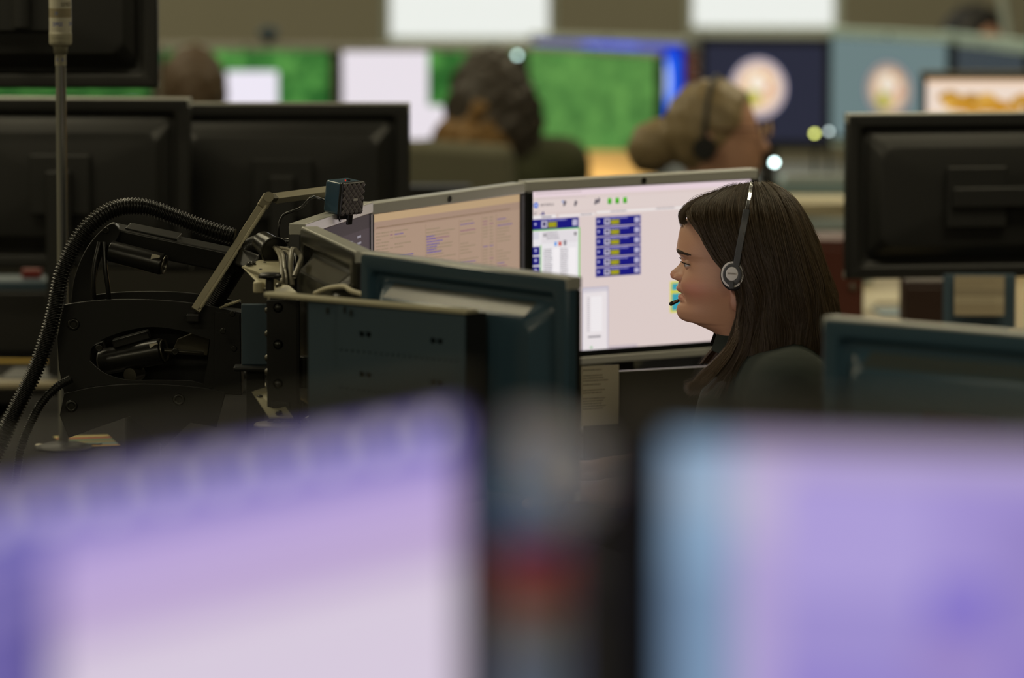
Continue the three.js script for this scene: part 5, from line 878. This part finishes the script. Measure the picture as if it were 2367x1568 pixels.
backPerson({ label: 'bun-haired person in profile with glasses and a dark headband', x: 1668, y: 316, zd: 12.4, yaw: R(72), reach: 0.1, hairMat: ashHair, shirt: mat(0.04, 0.04, 0.05, 0.8),
  hair: (x, y, z) => Math.max(bunHair(x, y, z) - curl(0.0025)(x, y, z), z - 0.058 + Math.max(0, 0.03 - y) * 0.85),
  extra: (o, up, w) => {
    const hs = thing('headset', 'dark headband headset on the person with a bun', 'headset', w, R(72));
    const arc = []; for (let i = 0; i <= 20; i++) { const a = R(-10 + i * 10); arc.push(V(0.094 * Math.cos(a), -0.02 + 0.152 * Math.sin(a), -0.012)); }
    part(hs, 'band', tube(arc, 0.006, 50), M.charcoal); for (const s of [1, -1]) part(hs, 'ear_pad', new THREE.CylinderGeometry(0.026, 0.026, 0.018, 24).rotateZ(Math.PI / 2).translate(s * 0.09, -0.02, -0.012), M.charcoal);
    part(hs, 'mic_boom', tube([V(0.092, -0.03, 0), V(0.088, -0.07, 0.05), V(0.05, -0.085, 0.10)], 0.003, 20), M.charcoal);
    const gl = thing('glasses', 'thin dark glasses on the person with a bun', 'glasses', w, R(72));
    for (const s of [1, -1]) { part(gl, 'rim', new THREE.TorusGeometry(0.022, 0.0022, 8, 28).scale(1, 0.8, 1).translate(s * 0.031, 0.018, 0.102), M.redWood); part(gl, 'temple', tube([V(s * 0.052, 0.022, 0.101), V(s * 0.075, 0.022, 0.06), V(s * 0.082, 0.02, -0.005)], 0.002, 16), M.redWood); part(gl, 'lens', new THREE.CircleGeometry(0.021, 24).scale(1, 0.8, 1).translate(s * 0.031, 0.018, 0.102), new THREE.MeshPhysicalMaterial({ color: 0xffffff, transmission: 1, thickness: 0, roughness: 0.02 })); }
    part(gl, 'bridge', tube([V(-0.01, 0.02, 0.103), V(0, 0.024, 0.106), V(0.01, 0.02, 0.103)], 0.002, 8), M.redWood);
  } });
backPerson({ label: 'dark-haired person almost hidden with black hair above the dim grey screen', x: 2262, y: 118, zd: 16.2, yaw: 0.5, hairMat: mat(0.012, 0.011, 0.012, 0.6), shirt: mat(0.03, 0.03, 0.03, 0.8), hair: (x, y, z) => Math.max(ell(0, 0.02, -0.015, 0.098, 0.115, 0.112)(x, y, z) - curl(0.005)(x, y, z), z - 0.06 + Math.max(0, 0.05 - y)) });
{ // pale lamp pole crossing the far corner
  const a = on(2335, 130, 15.5), b = on(2290, -30, 15.5), o = thing('floor_lamp', 'slanted pale lamp pole in front of the dark-haired person', 'lamp', V(a.x + 0.02, 0, a.z));
  part(o, 'base', lathe([[0, 0.02], [0.1, 0.02], [0.12, 0.008], [0.12, 0], [0, 0]]), M.charcoal);
  part(o, 'post', cyl(V(0, 0.02, 0), V(a.x - o.position.x, a.y, 0), 0.012), M.whiteFrame);
  part(o, 'arm', cyl(V(a.x - o.position.x, a.y, 0), V(b.x - o.position.x, b.y + 0.2, 0), 0.013), M.whiteFrame);
  part(o, 'shade', lathe([[0.02, 0.08], [0.05, 0.06], [0.08, 0], [0.075, 0], [0.045, 0.055], [0.02, 0.075]]).translate(b.x - o.position.x, b.y + 0.2, 0), M.whiteFrame);
}
// ───────────────────────── clutter on the pale desk behind the woman ─────────────────────────
{
  const boxAt = (name, label, cat, x0, y0, x1, y1, zd, d, m, turn = 0) => { const a = on(x0, y0, zd), b = on(x1, y1, zd), y = Math.min(b.y, a.y); return [name, label, cat, a, b, y, d, m, turn]; };
  const solid = (name, label, cat, x0, ytop, x1, zd, d, m, turn = 0) => { const a = on(x0, ytop, zd), b = on(x1, ytop, zd), h = a.y - DESK, o = thing(name, label, cat, V((a.x + b.x) / 2, DESK, -zd), R(turn)); part(o, 'body', rb(b.x - a.x, h, d, 0.004, 0, h / 2, 0), m); return [o, h, b.x - a.x]; };
  let [o, h, w] = solid('file_box', 'pale blue file box on the desk behind the woman, under tan papers', 'box', 1846, 500, 2010, 12.98, 0.22, mat(0.30, 0.38, 0.42, 0.7));
  part(o, 'lid', rb(w + 0.01, 0.03, 0.23, 0.004, 0, h - 0.012, 0), mat(0.34, 0.42, 0.46, 0.6));
  const top = on(1900, 500, 12.98).y; for (let i = 0; i < 5; i++) one('paper_sheet', ['lowest', 'second', 'middle', 'fourth', 'top'][i] + ' tan paper in the pile on the pale blue file box', 'paper', rb(0.15, 0.007, 0.2, 0.002), mat(0.52, 0.47, 0.34, 0.8), V(on(1893, 500, 12.98).x + rr(-0.01, 0.01), top + 0.0075 + i * 0.0075, -12.98 + rr(-0.01, 0.01)), rr(-0.1, 0.1), 'tan papers on the file box');
  [o, h, w] = solid('desk_printer', 'grey desk printer beyond the woman, below the glow spots', 'printer', 1800, 412, 1990, 13.5, 0.25, mat(0.17, 0.24, 0.25, 0.5)); part(o, 'tray', rb(w * 0.8, 0.012, 0.16, 0.003, 0, h * 0.72, 0.13), mat(0.2, 0.22, 0.21, 0.5)); part(o, 'control_strip', rb(w * 0.9, 0.02, 0.02, 0.003, 0, h + 0.006, 0.1), mat(0.32, 0.34, 0.32, 0.4));
  deskTop('console_desk', 'narrow grey desk carrying the printer beyond the woman', [[0.3, -14.2], [1.75, -14.2], [1.75, -13.2], [0.3, -13.2]], DESK, 0.03, mat(0.17, 0.2, 0.2, 0.5), [[0.35, -13.7, 0.03, 0.9], [1.7, -13.7, 0.03, 0.9]]);
  [o, h, w] = solid('wood_cabinet', 'dark red wooden cabinet behind the woman shoulder, on the pale desk', 'cabinet', 1862, 545, 1990, 11.95, 0.2, M.redWood); part(o, 'cabinet_door', rb(w * 0.9, h * 0.86, 0.01, 0.003, 0, h * 0.48, 0.104), M.redWood); part(o, 'knob', ball(0.008, w * 0.3, h * 0.5, 0.115), M.bolt);
  [o, h, w] = solid('wood_cabinet', 'small dark brown cabinet under the black monitor back', 'cabinet', 2085, 640, 2190, 11.6, 0.16, mat(0.03, 0.012, 0.008, 0.5)); part(o, 'cabinet_door', rb(w * 0.9, h * 0.86, 0.01, 0.003, 0, h * 0.48, 0.084), mat(0.03, 0.012, 0.008, 0.5));
  const flatSheet = (label, x, y, ww, dd, m, turn) => { let zd = 12; for (let i = 0; i < 30; i++) { const p = on(x, y, zd); zd *= (EYE - DESK) / (EYE - p.y); } const p = on(x, y, zd); return one('paper_sheet', label, 'paper', rb(ww, 0.004, dd, 0.001), m, V(p.x, DESK + 0.0025, p.z), R(turn)); };
  flatSheet('tan sheet lying on the pale desk beside the dark red cabinet', 2040, 690, 0.16, 0.24, mat(0.55, 0.5, 0.38, 0.7), 12);
  flatSheet('white sheet lying on the pale desk at the hair of the woman', 1965, 712, 0.10, 0.2, M.paper, -10);
  flatSheet('pale blue sheet lying on the pale desk under the note cards', 2110, 724, 0.16, 0.16, mat(0.26, 0.34, 0.4, 0.7), 4);
  { const a = on(2180, 634, 11.0), b = on(2348, 634, 11.0), t = thing('note_board', 'small dark note board on the desk below the black monitor', 'board', V((a.x + b.x) / 2, DESK, -11.0)), hh = a.y - DESK; part(t, 'board', rb(b.x - a.x, hh, 0.012, 0.003, 0, hh / 2, 0), M.mountBlue); part(t, 'foot', rb(b.x - a.x, 0.012, 0.08, 0.003, 0, 0.006, 0), M.charcoal); }
  const card = canvas(160, 120, (c) => { px(c, '#a89a80', 0, 0, 160, 120); px(c, '#9b8f78', 0, 40, 160, 20); px(c, '#b5a88e', 0, 62, 160, 22); scribble(c, '#8c806a', 12, 14, 130, 7, 14, 3, 0.4); });
  const c1 = on(2264, 684, 10.98), c2 = on(2385, 700, 10.9);
  one('note_card', 'tan ruled note card pinned to the note board', 'card', bx(0.098, 0.078, 0.001), new THREE.MeshStandardMaterial({ map: card, roughness: 0.8 }), c1, R(-4));
  one('note_card', 'tan note card cut by the picture edge, leaning beside the note board', 'card', bx(0.09, 0.11, 0.001), new THREE.MeshStandardMaterial({ map: card, roughness: 0.8 }), V(c2.x, DESK + 0.057, c2.z), R(6));
}
// ───────────────────────── bottle seen between the foreground monitors ─────────────────────────
{
  const zd = 3.38, q = on(1236, 1200, zd), Y = (y) => on(1236, y, zd).y, boxTop = Y(2100);
  const t = thing('tissue_box', 'grey tissue box on the raised desk, under the banded bottle', 'box', V(q.x, DESK2, -zd));
  part(t, 'carton', rb(0.12, boxTop - DESK2 - 0.0005, 0.12, 0.003, 0, (boxTop - DESK2) / 2, 0), mat(0.2, 0.22, 0.26, 0.7)); part(t, 'opening', bx(0.06, 0.001, 0.03, 0, boxTop - DESK2 - 0.0004, 0.035), M.paper);
  const o = thing('bottle', 'blurred bottle with white cap and blue, red and grey bands between the foreground monitors', 'bottle', V(q.x, boxTop, -zd)), y = (p) => Y(p) - boxTop, r = 0.0205;
  const band = (name, a, b, m, r0 = r, r1 = r) => part(o, name, lathe([[0, y(b)], [r0, y(b)], [r1, y(a)], [0, y(a)]], 32), m);
  band('base_band', 1720, 2099, mat(0.12, 0.17, 0.30, 0.5)); band('slate_band', 1492, 1720, mat(0.34, 0.48, 0.80, 0.5)); band('grey_band', 1392, 1492, mat(0.46, 0.42, 0.39, 0.5)); band('red_band', 1262, 1392, mat(0.62, 0.09, 0.085, 0.5)); band('navy_band', 1190, 1262, mat(0.08, 0.24, 0.70, 0.5)); band('sky_band', 1050, 1190, mat(0.26, 0.60, 1.0, 0.5), r, r * 0.95);  // bluish screen light is put into band, cap and loop colours
  part(o, 'cap', lathe([[0, y(1050)], [0.016, y(1050)], [0.016, y(985)], [0.013, y(970)], [0, y(970)]], 32), mat(0.8, 0.78, 0.95, 0.5));
  part(o, 'carry_loop', new THREE.TorusGeometry(0.017, 0.0085, 12, 28).scale(1, 1.15, 1).translate(0.017, y(1085), 0.020), mat(0.82, 0.82, 1.0, 0.5));
}
// pale cable ties on the lift arm
for (const [i, [x0, y0, x1, y1]] of [[508, 712, 552, 697], [520, 705, 556, 694]].entries()) one('cable_tie', ['longer', 'shorter'][i] + ' pale cable tie end on top of the lift arm', 'cable tie', bar(on(x0, y0, 9.25), on(x1, y1, 9.22), 0.003, 0.002, 0.0005), M.cream);
renderer.render(scene, camera);
